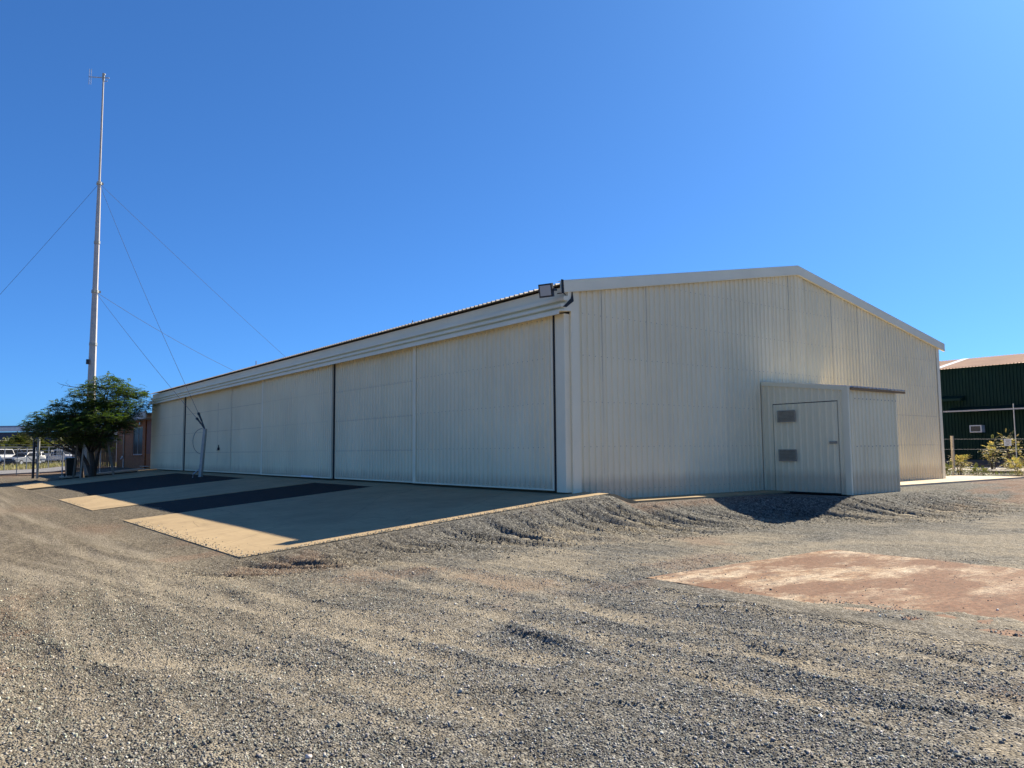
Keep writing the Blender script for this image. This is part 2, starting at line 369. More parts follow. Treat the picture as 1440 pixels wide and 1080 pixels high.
def terrain(x, y):
    """height, and 'fines', 'red', 'warm' tones"""
    x = np.asarray(x, float); y = np.asarray(y, float)
    g = -0.72 + .68*sst(y, 37, 100)*sst(-x, -60, 10)*1.0
    g = g + .30*sst(x, 5, 24)                                  # land rises gently to the right
    # pad edge towards -Y
    yb = np.where(x < 0, -1.0, -1.0 - 1.95*sst(x, 4.2, 6.8) + 1.2*sst(x, 10.0, 13.5))
    hp = np.where(x < 0, np.maximum(RAMP*x-.016, -.72), -.03 - .215*sst(x, 0.05, .95)) 
    hp = np.maximum(hp, np.minimum(g, hp+9)) if False else hp
    w = 1.9 + .5*sst(x, -1, 1) - .1*sst(x, 5, 7) + 4.0*sst(x, 9.5, 16) + .35*(fbm(x*.7, y*.1, 3)-.5)
    t = np.clip((yb - y)/w, 0, 1)
    prof = 1 - (1.15*t - .15*t*t) ; prof = np.clip(prof, 0, 1); prof = prof*prof*(1.9-.9*prof)
    onx = sst(x, AX-1.6, AX-.02)
    pad = g + (hp-g)*prof*onx
    inside = (y > yb)
    z = np.where(inside & (x > AX-1.6), g + (hp-g)*onx, pad)
    # hangar far end: ramp fades into the yard
    z = np.where(y > 40, z + (g-z)*sst(y, 40, 52)*sst(-x, 0, 3)*.6, z)
    edge = np.clip(1-np.abs(t-.45)/.55, 0, 1)*onx*(y < yb)*(y > yb-w)
    # rills washed down the bank (run along -Y, bending towards +X lower down)
    bend = 2.2*t*t
    r1 = fbm((x-bend)*3.0, y*.12, 21, 3); r2 = fbm((x-bend)*7.5, y*.22, 31, 2)
    ril = np.clip((.48-np.abs(r1-.5)*7), 0, .5)/.5
    z = z - edge*(.13*ril + .30*np.clip(r2-.48, 0, 1) + .05*fbm((x-bend)*14, y*.35, 35, 2))
    z = z + np.clip(1-np.abs(t-.28)/.30, 0, 1)*(y < yb)*onx*(x < 9)*.035*(fbm(x*6.5, y*3.0, 45, 3)-.5)
    z = z + edge*.03*(fbm(x*3.3, y*1.2, 41, 3)-.5)
    # open yard undulation
    yard = 1-np.clip(prof*onx, 0, 1); yard = np.where(inside & (x > AX-.1) & (x < 26) & (y < 42), 0, yard)
    z = z + yard*(.05*(fbm(x*.35, y*.35, 5, 3)-.5) + .026*(fbm(x*1.7, y*1.7, 8, 3)-.5) + .016*(fbm(x*6, y*6, 9, 2)-.5))
    fines = .55*np.clip(fbm(x*.5, y*.5, 51, 4)-.50, 0, 1)*2.2
    dark = np.zeros_like(x)
    wob = .5*(fbm(x*.4, y*.4, 61, 2)-.5)
    xw = x + .18*(fbm(x*.8, y*.8, 62, 2)-.5); yw = y + .18*(fbm(x*.8, y*.8, 63, 2)-.5)
    for (P, hw, s) in TRACKS:
        d, sd, al, _ = dist_poly(xw, yw, P)
        brk = .5+.5*sst(fbm(x*.7, y*.7, 71, 3), .36, .58)
        k = np.exp(-(d/hw)**2)*brk*s*yard
        fines = fines + .72*k
        z = z - k*.016
        k2 = np.exp(-((d-hw*1.5)/.06)**2)*brk*s*yard
        z = z + k2*.014; dark = dark + .8*k2
    for (P, h) in SCRAPES:
        d, sd, al, ln = dist_poly(xw, yw, P)
        fade = np.sin(np.pi*np.clip(al, 0, 1))**.6
        up = np.where(sd > 0, np.exp(-(d/.35)**2), np.clip(1-d/.05, 0, 1))
        z = z + yard*1.0*h*fade*up
    g0, g1 = gpix(640, 806), gpix(1289, 967); ux, uy = (g1.x-g0.x), (g1.y-g0.y); ul = math.hypot(ux, uy); ux, uy = ux/ul, uy/ul
    al_ = x*ux+y*uy; pe_ = -x*uy+y*ux + .25*np.sin(al_*.25)
    dr = fbm(pe_*5.5, al_*.22, 501, 3); dg = sst(fbm(x*.3, y*.3, 511, 3), .40, .60)
    fines = fines + .9*np.clip(dr-.58, 0, 1)*3*dg*yard; z = z + yard*dg*.035*(dr-.5)
    dr2 = fbm(pe_*13, al_*.3, 521, 2); z = z + yard*dg*.016*(dr2-.5); fines = fines + .8*np.clip(dr2-.68, 0, 1)*2.5*dg*yard
    # low scraper ridges across the yard
    q = fbm(x*.35+y*1.5, y*.3-x*.75, 81, 3); rd = np.clip(1-np.abs(q-.5)*26, 0, 1)*sst(fbm(x*.5, y*.5, 91, 2), .45, .62)
    z = z + yard*rd*.018*(x < 8)
    # sharp little scrape marks running along Y, steep on the side away from the sun
    for (fq, sd_, th, hh) in ((1.3, 301, .54, .014), (2.6, 311, .54, .010)):
        xx_ = (x + .22*y + .5*fbm(x*.3, y*.3, sd_+5, 2))*fq; ph = xx_ + 1.6*fbm(xx_*.15, y*.14, sd_, 2)
        fr = ph-np.floor(ph); saw = np.where(fr < .06, fr/.06, np.clip(1-(fr-.06)/.30, 0, 1)**2)
        gate = sst(fbm(np.floor(ph)*7.7+.5, y*.22, sd_+9, 2), th, th+.12)
        z = z + yard*hh*saw*gate*(1-.6*edge)
        fines = fines + .45*gate*np.exp(-((fr-.55)/.2)**2)*yard
    fines = fines + .8*edge*np.clip(fbm((x-bend)*2.6, y*.25, 101, 3)-.47, 0, 1)*4*sst(t, .3, .6)
    fines = fines + .5*np.exp(-((t-1.0)/.18)**2)*(y < yb)*onx*sst(fbm(x*.8, y*.8, 111, 3), .42, .6)*(x < 12)
    fines = np.clip(fines - .4*dark - .5*np.clip(1-np.abs(t-.2)/.25, 0, 1)*(y < yb)*onx, 0, .95)
    red = .75*sst(x, 7, 14)*sst(y, -8.5, -3)*sst(fbm(x*.45, y*1.1, 121, 4), .44, .62)
    red = red + .5*np.clip(1-np.abs(y+1.1)/.35, 0, 1)*((x > .5) & (x < 6))
    red = red + .35*sst(fbm(x*.55, y*.55, 131, 4), .62, .74)*(x < 2)
    red = np.clip(red + .9*sst(y, 52, 56)*sst(-y, -68, -64)*(x < 30), 0, 1)
    warm = np.clip(1 - sst(x*.83 - y*.55, -8.5, -1.0)*1.0 + .6*(fbm(x*.3, y*.3, 141, 4)-.5), 0, 1)
    return z, np.clip(fines, 0, 1), red, warm
# the red-dusted slab in the yard
SLAB = (-4.15, 0.15, -12.5, -6.05)
def ground_mesh():
    def axis(lo, hi, step, far0, far1):
        mid = np.arange(lo, hi, step)
        def grow(a, b):
            out = []; s = step; p = a; sg = 1 if b > a else -1
            while (p-b)*sg < 0:
                s = min(s*1.22, 200); p = p+sg*s; out.append(p)
            return np.array(out)
        return np.concatenate([grow(lo, far0)[::-1], mid, grow(mid[-1], far1)])
    xs = axis(-13.0, 11.5, .05, -2500, 2500); ys = axis(-13.0, .6, .06, -2500, 2500)
    X, Y = np.meshgrid(xs, ys); Z, f, r, w = terrain(X, Y)
    # tuck the sheet under slabs and buildings
    a = ((X > AX+.06) & (X < .2) & (((Y > AP0+.06) & (Y < 7.8)) | ((Y > 12.3) & (Y < 19.1)) | ((Y > 30.3) & (Y < 36.9)))) | ((X > -6.0) & (X < .2) & (Y > AP0+.06) & (Y < 40))
    Z = np.where(a, Z-.10, Z)
    b = (X > SLAB[0]+.05) & (X < SLAB[1]-.05) & (Y > SLAB[2]+.05) & (Y < SLAB[3]-.05)
    ov = .55*sst(-Y, 7.2, 9.5)*np.clip(fbm(X*.8, Y*1.1, 401, 4)*2.4-.7, 0, 1.3)      # gravel spilled over the slab's edge
    cov = X-SLAB[0] < ov*1.6
    near = (X > SLAB[0]-.5) & (X < SLAB[1]+.5) & (Y < SLAB[3]+.5)
    Z = np.where(near, np.minimum(Z, -.705), Z)
    Z = np.where(cov & (Y < SLAB[3]-.05) & (X > SLAB[0]-.4), -.686 + .012*(fbm(X*6, Y*6, 402, 2)-.5)*2, Z)
    Z = np.where(b & ~cov, -.80, Z)
    c = (X > 0) & (X < 18.1) & (Y > -.02) & (Y < 39.4)
    Z = np.where(c, -.5, Z)
    ny, nx = X.shape
    V = np.stack([X, Y, Z], -1).reshape(-1, 3)
    i = np.arange(nx-1)[None, :] + np.arange(ny-1)[:, None]*nx
    F = np.stack([i, i+1, i+1+nx, i+nx], -1).reshape(-1, 4)
    me = bpy.data.meshes.new('ground')
    me.vertices.add(len(V)); me.vertices.foreach_set('co', V.ravel())
    me.loops.add(F.size); me.loops.foreach_set('vertex_index', F.ravel())
    me.polygons.add(len(F)); me.polygons.foreach_set('loop_start', np.arange(0, F.size, 4)); me.polygons.foreach_set('loop_total', np.full(len(F), 4))
    me.polygons.foreach_set('use_smooth', np.ones(len(F), bool))
    me.update(); me.validate()
    ca = me.color_attributes.new('tone', 'FLOAT_COLOR', 'POINT')
    rgba = np.ones((len(V), 4)); rgba[:, 0] = f.ravel(); rgba[:, 1] = r.ravel(); rgba[:, 2] = w.ravel()
    ca.data.foreach_set('color', rgba.ravel())
    return me
obj('ground', ground_mesh(), 'ground', kind='structure')
def H(x, y): return float(terrain(np.array([x]), np.array([y]))[0][0])

# ------------------------------------------------------------------ loose stones on the near gravel
def stones():
    n = 200000
    rr = np.linspace(3.0, 13.5, 400); dens = np.interp(rr, [3, 6, 8, 10, 13.5], [1.0, .95, .6, .3, .06])
    cdf = np.cumsum(rr*dens); cdf /= cdf[-1]
    R = np.interp(RNG.random(n), cdf, rr); TH = YAW + np.radians((RNG.random(n)*2-1)*40)
    x = CAM.x + R*np.sin(TH); y = CAM.y + R*np.cos(TH)
    z, f, r, w = terrain(x, y)
    keep = RNG.random(n) > f*.85
    keep &= RNG.random(n) > .55*sst(fbm(x*.9, y*.9, 201, 3), .45, .62)
    keep &= ~((x > AX-.02) & (y > AP0-.05))
    on = (x > SLAB[0]) & (x < SLAB[1]) & (y > SLAB[2]) & (y < SLAB[3])
    keep &= ~(on & (RNG.random(n) > .03 + .75*sst(-x, 3.3, 4.15)*(fbm(x*2, y*2, 211, 2) > .42)*sst(-y, 7, 9)))
    x, y, z, w, on = x[keep], y[keep], z[keep], w[keep], on[keep]
    z = np.where(on, -.688, z); n0 = len(x)
    # coarser stone on the upper bank
    nb = 5000; bx = RNG.uniform(-4.5, 10.5, nb); by0 = np.where(bx < 0, -1.0, -1.0 - 1.95*sst(bx, 4.2, 6.8) + 1.2*sst(bx, 10.0, 13.5))
    by = by0 - .06 - RNG.random(nb)**1.2*2.4; bz = terrain(bx, by)[0]
    # stones kicked up over the apron's borders
    ns = 1600; k = RNG.random(ns) < .45; sp_ = RNG.exponential(.10, ns)
    ex = np.where(k, AX+sp_, RNG.uniform(AX, -.9, ns)); ey = np.where(k, RNG.choice([0, 1, 2], ns, p=[.6, .25, .15])*15.4 + RNG.uniform(-.85, 7, ns), AP0+sp_*.8)
    okk = (ey < 7.8) | ((ey > 12.3) & (ey < 19.1)) | ((ey > 30.3) & (ey < 36.9)); ex, ey = ex[okk], ey[okk]; ez = RAMP*ex
    x = np.concatenate([x, bx, ex]); y = np.concatenate([y, by, ey]); z = np.concatenate([z, bz, ez]); w = np.concatenate([w, np.full(nb, .4), np.full(len(ex), .6)]); n = len(x)
    s = np.exp(RNG.normal(math.log(.0056), .32, n)); s = np.clip(s, .0035, .0145)
    s[n0:n0+nb] = np.clip(np.exp(RNG.normal(math.log(.0075), .35, nb)), .004, .016); s[n0+nb:] = RNG.uniform(.005, .012, n-n0-nb)
    big = np.nonzero(RNG.random(n0) < .001)[0]; s[big] = RNG.uniform(.012, .02, len(big))
    fine_ = np.nonzero(RNG.random(n0) < .3)[0]; s[fine_] *= .7
    cube = np.array([(-1,-1,-1),(1,-1,-1),(1,1,-1),(-1,1,-1),(-1,-1,1),(1,-1,1),(1,1,1),(-1,1,1)], float)*.72
    V = cube[None]*(1+RNG.normal(0, .26, (n, 8, 3)))
    V[:, 4:, :2] *= RNG.uniform(.45, 1, (n, 1, 1))
    V *= (s[:, None]*RNG.uniform(.7, 1.35, (n, 3)))[:, None, :]
    ax = RNG.uniform(-.6, .6, n); az = RNG.uniform(0, 6.28, n)
    ca, sa, cz, sz = np.cos(ax), np.sin(ax), np.cos(az), np.sin(az)
    vx, vy, vz = V[..., 0], V[..., 1], V[..., 2]
    vy, vz = vy*ca[:, None]-vz*sa[:, None], vy*sa[:, None]+vz*ca[:, None]
    vx, vy = vx*cz[:, None]-vy*sz[:, None], vx*sz[:, None]+vy*cz[:, None]
    P = np.stack([vx+x[:, None], vy+y[:, None], vz+(z+s*.25)[:, None]], -1).reshape(-1, 3)
    q = np.array([(0,3,2,1),(4,5,6,7),(0,1,5,4),(1,2,6,5),(2,3,7,6),(3,0,4,7)])
    F = (q[None]+8*np.arange(n)[:, None, None]).reshape(-1, 4)
    me = bpy.data.meshes.new('gravel'); me.vertices.add(len(P)); me.vertices.foreach_set('co', P.ravel())
    me.loops.add(F.size); me.loops.foreach_set('vertex_index', F.ravel())
    me.polygons.add(len(F)); me.polygons.foreach_set('loop_start', np.arange(0, F.size, 4)); me.polygons.foreach_set('loop_total', np.full(len(F), 4))
    me.update()
    L = np.exp(RNG.normal(math.log(.18), .50, n)).clip(.05, .62)
    L[n0:n0+nb] *= .72
    hue = np.stack([1.0+.06*w, 1+.0*w, .92-.17*w], -1)*(1+RNG.normal(0, .03, (n, 3)))
    C4 = np.ones((n, 4)); C4[:, :3] = L[:, None]*hue
    a = me.color_attributes.new('tone', 'FLOAT_COLOR', 'POINT'); a.data.foreach_set('color', np.repeat(C4, 8, 0).ravel())
    return me
obj('gravel', stones(), 'stone', kind='stuff', label='loose grey and tan gravel stones scattered over the yard', cat='gravel')

# ------------------------------------------------------------------ concrete: apron strips, sill, ledge, red slab
def ramp_slab(name, y0, y1, x0, x1, mat, th=.12, lift=0.0, n=1, jag=0):
    mb = MB(); ys = np.linspace(y0, y1, n+1)
    xa = [x0+(random.uniform(-jag, jag) if jag else 0) for _ in ys]
    top = [(xa[i], ys[i], RAMP*xa[i]+lift) for i in range(n+1)] + [(x1, ys[i], RAMP*x1+lift) for i in range(n, -1, -1)]
    k = len(top); vs = top + [(a, b, c-th) for a, b, c in top]
    fs = [tuple(range(k)), tuple(range(2*k-1, k-1, -1))] + [(i, (i+1) % k, k+(i+1) % k, k+i) for i in range(k)]
    mb.add(vs, fs); return obj(name, mb, mat, kind='structure')
ramp_slab('concrete_apron', AP0, 7.85, AX, -.86, 'conc')
ramp_slab('concrete_apron', 12.2, 19.2, AX, -.86, 'conc')
ramp_slab('concrete_apron', 30.2, 37.0, AX, -.86, 'conc')
ramp_slab('gravel_shade_strip', 7.86, 12.19, -6.25, -.86, 'gravelshade', lift=-.012, n=30, jag=.12)  # painted shade: dark strips between the aprons, ending at the hangar's shadow edge
ramp_slab('gravel_shade_strip', 19.21, 30.19, -6.35, -.86, 'gravelshade', lift=-.012, n=60, jag=.12)
# sill slab along the doors
mb = MB(); mb.extrude([(-.85, RAMP*-.85), (.3, .0), (.3, -.3), (-.85, -.3)], 'y', AP0, 39.6); obj('concrete_sill', mb, 'conc', kind='structure')
# corner piece running down to the gable ledge
mb = MB(); mb.extrude([(.301, .0), (.45, -.02), (.8, -.13), (1.15, -.2), (1.15, -.5), (.301, -.5)], 'y', -.87, -.001); obj('concrete_ledge', mb, 'conc', kind='structure')
mb = MB(); mb.box(1.151, 7.09, -.80, -.001, -.5, -.2); mb.box(6.6, 7.089, -2.7, -.801, -.6, -.245); obj('concrete_ledge', mb, 'conc', kind='structure')
mb = MB(); mb.box(9.75, 21.5, -1.35, -.001, -.55, -.19); mb.box(18.2, 21.5, 0, 6, -.55, -.19); obj('concrete_ledge', mb, 'concpale', kind='structure')
# path of pale concrete before the brick house
mb = MB(); mb.add([(-5.0, 41.0, -.40), (.2, 40.2, -.02), (.2, 58, -.1), (-1.2, 58, -.2), (-1.4, 45, -.22), (-4.8, 43.0, -.40)], [(0, 1, 2, 3, 4, 5)])
# red slab
def redslab():
    x0, x1, y0, y1 = SLAB; n = 40; pts = []
    for i in range(n): pts.append((x0 + .05*(vnoise(i*.7, 3.3, 5)-.5) + .0, y0+(y1-y0)*i/n))
    for i in range(n): pts.append((x0+(x1-x0)*i/n, y1 + .04*(vnoise(i*.8, 1.3, 6)-.5)))
    for i in range(n): pts.append((x1 + .06*(vnoise(i*.8, 9.3, 7)-.5), y1+(y0-y1)*i/n))
    for i in range(n): pts.append((x1+(x0-x1)*i/n, y0))
    mb = MB(); mb.extrude([(float(a), float(b)) for a, b in pts], 'z', -.85, -.69)
    return obj('concrete_slab', mb, 'redslab', kind='structure')
redslab()

# ------------------------------------------------------------------ ribbed steel sheet
PITCH = .1905; COVER = PITCH*4
def rib_pts(s0, s1, hgt=.040):
    """profile points (s, depth) between s0 and s1, ribs every PITCH of absolute s"""
    out = [(s0, None)]; k = math.floor(s0/PITCH)-1
    while k*PITCH < s1+PITCH:
        b = k*PITCH
        for ds, d in ((0, 0), (.056, 0), (.0635, .004), (.071, 0), (.119, 0), (.141, 1), (.161, 1), (.183, 0)):
            s = b+ds
            if s0 < s < s1: out.append((s, d*hgt if d in (0, 1) else d))
        k += 1
    out.append((s1, None))
    def dep(s):
        q = (s/PITCH-math.floor(s/PITCH))*PITCH
        if .119 < q < .141: return hgt*(q-.119)/.022
        if .141 <= q <= .161: return hgt
        if .161 < q < .183: return hgt*(.183-q)/.022
        return 0
    return [(s, dep(s) if d is None else d) for s, d in out]
def sheet(name, parent, s0, s1, lo, hi, place, mat='clad', top=False, hgt=.040, sub_part=False):
    """lo/hi: functions of s giving the low and high end; place(s, depth, t) -> world"""
    mb = MB(); pr = rib_pts(s0, s1, hgt); vs = []; fs = []
    for s, d in pr: vs += [place(s, d, lo(s)), place(s, d, hi(s))]
    for i in range(len(pr)-1): fs.append((2*i, 2*i+2, 2*i+3, 2*i+1))
    mb.add(vs, fs)
    return (sub if sub_part else obj)(name, mb, mat, parent, fix=False)

# ------------------------------------------------------------------ the hangar
W, L = 18.0, 39.2
EZ, RZ, OV = 4.70, 6.34, .30          # roof top line: eave edge and ridge
SL = (RZ-EZ)/(W/2+OV)
def roofz(x): return EZ + SL*((x+OV) if x <= W/2 else (W+OV-x))
hangar = thing('hangar', (0, 0, 0), 'large cream ribbed steel hangar with low gable roof and tall sliding doors', 'hangar')
GZ = -.205
nsh = int(math.ceil((W-.46)/COVER))
edges = [.23]
while edges[-1] < W-.25: edges.append(min(edges[-1]+COVER, W-.2))
for i in range(len(edges)-1):
    a, b = edges[i], edges[i+1]; j = random.uniform(-.003, .003); tl = random.uniform(-.002, .002)
    tops = lambda s: roofz(s)-.07
    if a < W/2 < b:        # split at the ridge
        parts = [(a, W/2), (W/2, b)]
    else: parts = [(a, b)]
    for (p, q) in parts:
        sheet('wall_sheet', hangar, p, q, lambda s: GZ, tops, lambda s, d, z: (s, -d+j+tl*z, z))
# girt lines: rows of screw heads, and lapped joints in a slightly darker tone
def screws(parent, pts, nrm, r=.009, name='screw_heads'):
    mb = MB(); n = Vector(nrm); a = n.cross(Vector((0, 0, 1))).normalized(); b = Vector((0, 0, 1))
    for p in pts:
        p = Vector(p)
        ring = [p+(a*math.cos(k*math.pi/3)+b*math.sin(k*math.pi/3))*r for k in range(6)]
        tp = [q+n*.010 for q in ring]
        mb.add(ring+tp, [tuple(range(6, 12))]+[(k, (k+1) % 6, 6+(k+1) % 6, 6+k) for k in range(6)])
    o = obj(name, mb, 'screw', parent); o['kind'] = 'stuff'; return o
pts = []
for zr in (.02, 1.02, 2.04, 3.10, 4.06, 5.0, 5.7):
    k = 1
    while k*PITCH+.151 < W-.25:
        x = k*PITCH+.151
        if x > .3 and zr < roofz(x)-.25 and not (7.0 < x < 9.8 and zr < 2.8): pts.append((x, -.041, zr+random.uniform(-.008, .008)))
        k += 1
screws(hangar, pts, (0, -1, 0))
# slightly proud lap joints at two girts (sheet laps), in lengths
for zr, xa, xb in ((1.03, 14.0, 17.4), (2.05, 11.0, 17.6)):
    x = xa
    while x < xb-.1:
        e = min(x+COVER, xb); sheet('lap_joint', hangar, x, e, lambda s: zr-.006, lambda s: zr+.003, lambda s, d, z: (s, -d-.007, z), 'seam'); x = e
# corner flashings
for x0, x1 in ((-.005, .24), (W-.21, W+.01)):
    mb = MB(); mb.box(x0, x1, -.036, .02, GZ, roofz(max(0, x0))-.09 if x0 < 1 else roofz(W)-.09); obj('corner_flashing', mb, 'clad_plain', hangar, bevel=.008)
mb = MB(); mb.box(-.168, .02, .021, .345, .0, 4.02); obj('corner_flashing', mb, 'clad_plain', hangar)
mb = MB(); mb.box(W-.24, W-.20, -.0385, -.037, .0, 4.2); obj('seam_strip', mb, 'seam', hangar)
# barge cappings
for sgn in (0, 1):
    xa, xb = (-OV-.02, W/2) if sgn == 0 else (W/2, W+OV+.02)
    za, zb_ = roofz(max(xa, -OV)) + .035, roofz(W/2)+.035
    if sgn: za, zb_ = zb_, roofz(W+OV)+.035
    d = .275
    mb = MB()
    mb.add([(xa,-.115,za),(xb,-.115,zb_),(xb,-.115,zb_-d),(xa,-.115,za-d),(xa,-.045,za),(xb,-.045,zb_),(xb,-.045,zb_-d),(xa,-.045,za-d)],
           [(0,1,2,3),(7,6,5,4),(0,4,5,1),(3,2,6,7),(0,3,7,4),(1,5,6,2)])
    mb.add([(xa,-.116,za+.004),(xb,-.116,zb_+.004),(xb,.10,zb_+.004),(xa,.10,za+.004)], [(0,1,2,3)])
    obj('barge_capping', mb, 'trim', hangar)
    mb = MB(); mb.add([(xa,-.119,za-d+.03),(xb,-.119,zb_-d+.03),(xb,-.119,zb_-d),(xa,-.119,za-d),(xa,-.119,za-d)], [(0,1,2,3)])
    mb.add([(xa,-.119,za-d),(xb,-.119,zb_-d),(xb,-.06,zb_-d-.004),(xa,-.06,za-d-.004)], [(0,1,2,3)])
    obj('drip_edge', mb, 'clad_plain', hangar)
# roof sheets (ribs run up the slope), both slopes
yy = -.07; RL = L+.15
while yy < RL-.05:
    y2 = min(yy+COVER, RL); j = random.uniform(0, .012)
    sheet('roof_sheet', hangar, yy, y2, lambda s: -OV-j, lambda s: W/2, lambda s, d, x: (x, s, roofz(x)-.03+d), 'roof')
    sheet('roof_sheet', hangar, yy, y2, lambda s: W/2, lambda s: W+OV, lambda s, d, x: (x, s, roofz(x)-.03+d), 'roof')
    yy = y2
mb = MB(); mb.add([(W/2-.25,-.1,roofz(W/2-.25)+.035),(W/2,-.1,RZ+.045),(W/2+.25,-.1,roofz(W/2+.25)+.035),(W/2-.25,L+.1,roofz(W/2-.25)+.035),(W/2,L+.1,RZ+.045),(W/2+.25,L+.1,roofz(W/2+.25)+.035)],[(0,1,4,3),(1,2,5,4)])
obj('ridge_capping', mb, 'trim', hangar)
# far gable, far side wall
mb = MB(); mb.add([(0,L,0),(W,L,0),(W,L,roofz(W)-.07),(W/2,L,RZ-.07),(0,L,roofz(0)-.07)],[(0,1,2,3,4)]); obj('back_wall', mb, 'clad', hangar)
mb = MB(); mb.box(W-.03, W-.005, .021, L-.01, GZ, roofz(W)-.08); obj('side_wall', mb, 'clad', hangar)
mb = MB(); mb.box(.05, W-.05, .05, L-.05, -.3, -.01); obj('floor_slab', mb, 'conc', hangar)
# door-track fascia and hood over the doors
prof = [(-.14, 4.64), (-.14, 4.405), (-.26, 4.385), (-.27, 4.31), (-.25, 4.295), (-.165, 4.295), (-.165, 4.225), (-.345, 4.21), (-.355, 4.15), (-.335, 4.135), (-.26, 4.135), (-.26, 4.08), (-.42, 4.065), (-.43, 3.965), (-.41, 3.965), (-.41, 4.04), (-.05, 4.07), (-.05, 4.64)]
seg = [-.10, 7.9, 15.8, 23.7, 31.6, 39.35]
for a, b in zip(seg[:-1], seg[1:]):
    mb = MB(); mb.extrude(prof, 'y', a+.002, b-.002); obj('track_hood', mb, 'trim', hangar)
mb = MB(); mb.extrude([(-.02,4.58),(-.06,4.36),(-.30,4.14),(-.20,4.14),(.02,4.30)], 'y', -.112, -.102); obj('hood_end_plate', mb, 'black', hangar)
# wall above the doors
mb = MB(); mb.box(-.04, .04, .3, L, 4.05, 4.62); obj('header', mb, 'clad_plain', hangar)

DOORS = [  # y0, y1, front x, girt seams, stile side
    (.40, 6.72, -.17, (), 1), (6.62, 12.30, -.075, (.98, 2.0, 3.02), 0), (12.41, 19.42, -.17, (), 1),
    (19.36, 23.74, -.075, (.98, 2.02, 3.06), 0), (23.78, 31.62, -.075, (.98, 2.02, 3.06), 0), (31.79, 39.15, -.17, (), 0)]
for di, (a, b, fx, seams, stile) in enumerate(DOORS):
    mb = MB(); mb.box(fx+.004, fx+.05, a, b, .03, 4.12)
    if stile: mb.box(fx-.040, fx+.004, b-.16, b, .03, 4.115)
    mb.box(fx-.030, fx+.004, a, a+.05, .03, 4.115)
    if not stile: mb.box(fx-.030, fx+.004, b-.05, b, .03, 4.115)
    mb.box(fx-.031, fx+.003, a+.051, b-.051 if not stile else b-.161, .03, .07)
    door = obj('sliding_door', mb, 'clad_plain', hangar)
    s = a+.05; e = b-(.16 if stile else .05)
    while s < e-.02:
        s2 = min(s+COVER, e); j = random.uniform(0, .004)
        sheet('door_sheet', door, s, s2, lambda q: .072, lambda q: 4.11, lambda q, d, z: (fx-.003-j-d, q, z), 'clad', sub_part=True); s = s2
    for zr in seams:
        s = a+.06
        while s < e-.02:
            s2 = min(s+COVER*2, e); sheet('lap_joint', door, s, s2, lambda q: zr-.007, lambda q: zr+.004, lambda q, d, z: (fx-.012-d, q, z), 'seam', sub_part=True); s = s2
    P2 = []
    for zr in (.12, 1.0, 2.02, 3.05, 3.95):
        k = math.ceil((a+.1)/PITCH)
        while k*PITCH+.151 < e-.02:
            P2.append((fx-.047, k*PITCH+.151, zr+random.uniform(-.008, .008))); k += 1
    sc = screws(None, P2, (-1, 0, 0)); sc.parent = door
    if di in (3, 4):
        mb = MB(); yj = 23.74 if di == 3 else 25.75
        mb.box(fx-.05, fx-.046, yj-.03, yj, .08, 4.05 if di == 3 else 3.4); sub('seam_strip', mb, 'seam', door)
    if di == 4:
        mb = MB(); mb.box(fx-.09, fx-.03, 25.45, 25.62, 1.10, 1.22); mb.box(fx-.075, fx-.03, 25.48, 25.56, 1.22, 1.34); mb.tube([(fx-.08, 25.4, 1.1), (fx-.08, 25.7, 1.1)], .02, 6); sub('handle', mb, 'black', door)
    if di == 2:
        mb = MB(); mb.box(fx-.05, fx-.036, 13.9, 15.0, .035, .10); sub('patch_plate', mb, 'white', door)
# black rubber seals in the gaps
for y0, y1, x0 in ((.346, .398, -.185), (12.31, 12.40, -.13), (31.63, 31.78, -.13)):
    mb = MB(); mb.box(x0, x0+.03, y0, y1, .02, 4.11); obj('door_seal', mb, 'black', hangar)
# small vent pipes on the roof edge
for (yy_, h) in ((22.0, .3), (7.8, .18)):
    mb = MB(); x = .4; mb.tube([(x, yy_, roofz(x)), (x, yy_, roofz(x)+h)], .018, 6); obj('roof_pipe', mb, 'rust', hangar)

# flood lights -----------------------------------------------------
def floodlight(loc, rz, tilt, label):
    t = thing('floodlight', loc, label, 'floodlight', 'floodlights at the hangar eaves')
    rot = Matrix.Translation(loc) @ Matrix.Rotation(rz, 4, 'Z') @ Matrix.Rotation(tilt, 4, 'X')
    def put(mb): mb.v = [tuple(rot @ Vector(v)) for v in mb.v]; return mb
    mb = MB(); mb.box(-.17, .17, -.05, .03, -.15, .15); mb.box(-.13, .13, .031, .07, -.11, .11)
    for k in range(6): mb.box(-.12+k*.046, -.105+k*.046, .07, .10, -.10, .10)
    obj('housing', put(mb), 'blackmetal', t)
    mb = MB(); mb.box(-.135, .135, -.058, -.051, -.115, .115); obj('lens', put(mb), 'lens', t)
    mb = MB(); mb.box(-.20, -.172, -.02, .01, -.03, .03); mb.box(.172, .20, -.02, .01, -.03, .03)
    mb.box(-.20, .20, .10, .125, -.03, .03); mb.box(-.20, -.18, -.01, .125, -.028, .028); mb.box(.18, .20, -.01, .125, -.028, .028)
    mb.tube([(0, .12, 0), (0, .30, -.02)], .03, 8); obj('bracket', put(mb), 'blackmetal', t)
    return t
fl = floodlight((-.62, .08, 4.50), rad(-68), rad(12), 'square black floodlight on the eave at the near corner beside the gable')
fl2 = floodlight((-.62, 39.35, 4.72), rad(-120), rad(30), 'small dark floodlight tilted at the far eave beside the brick house')
mb = MB(); mb.tube([(-.36, .02, 4.45), (-.25, -.06, 4.47), (-.2, -.09, 4.42)], .012, 6)
cb = obj('cable', mb, 'black', fl)
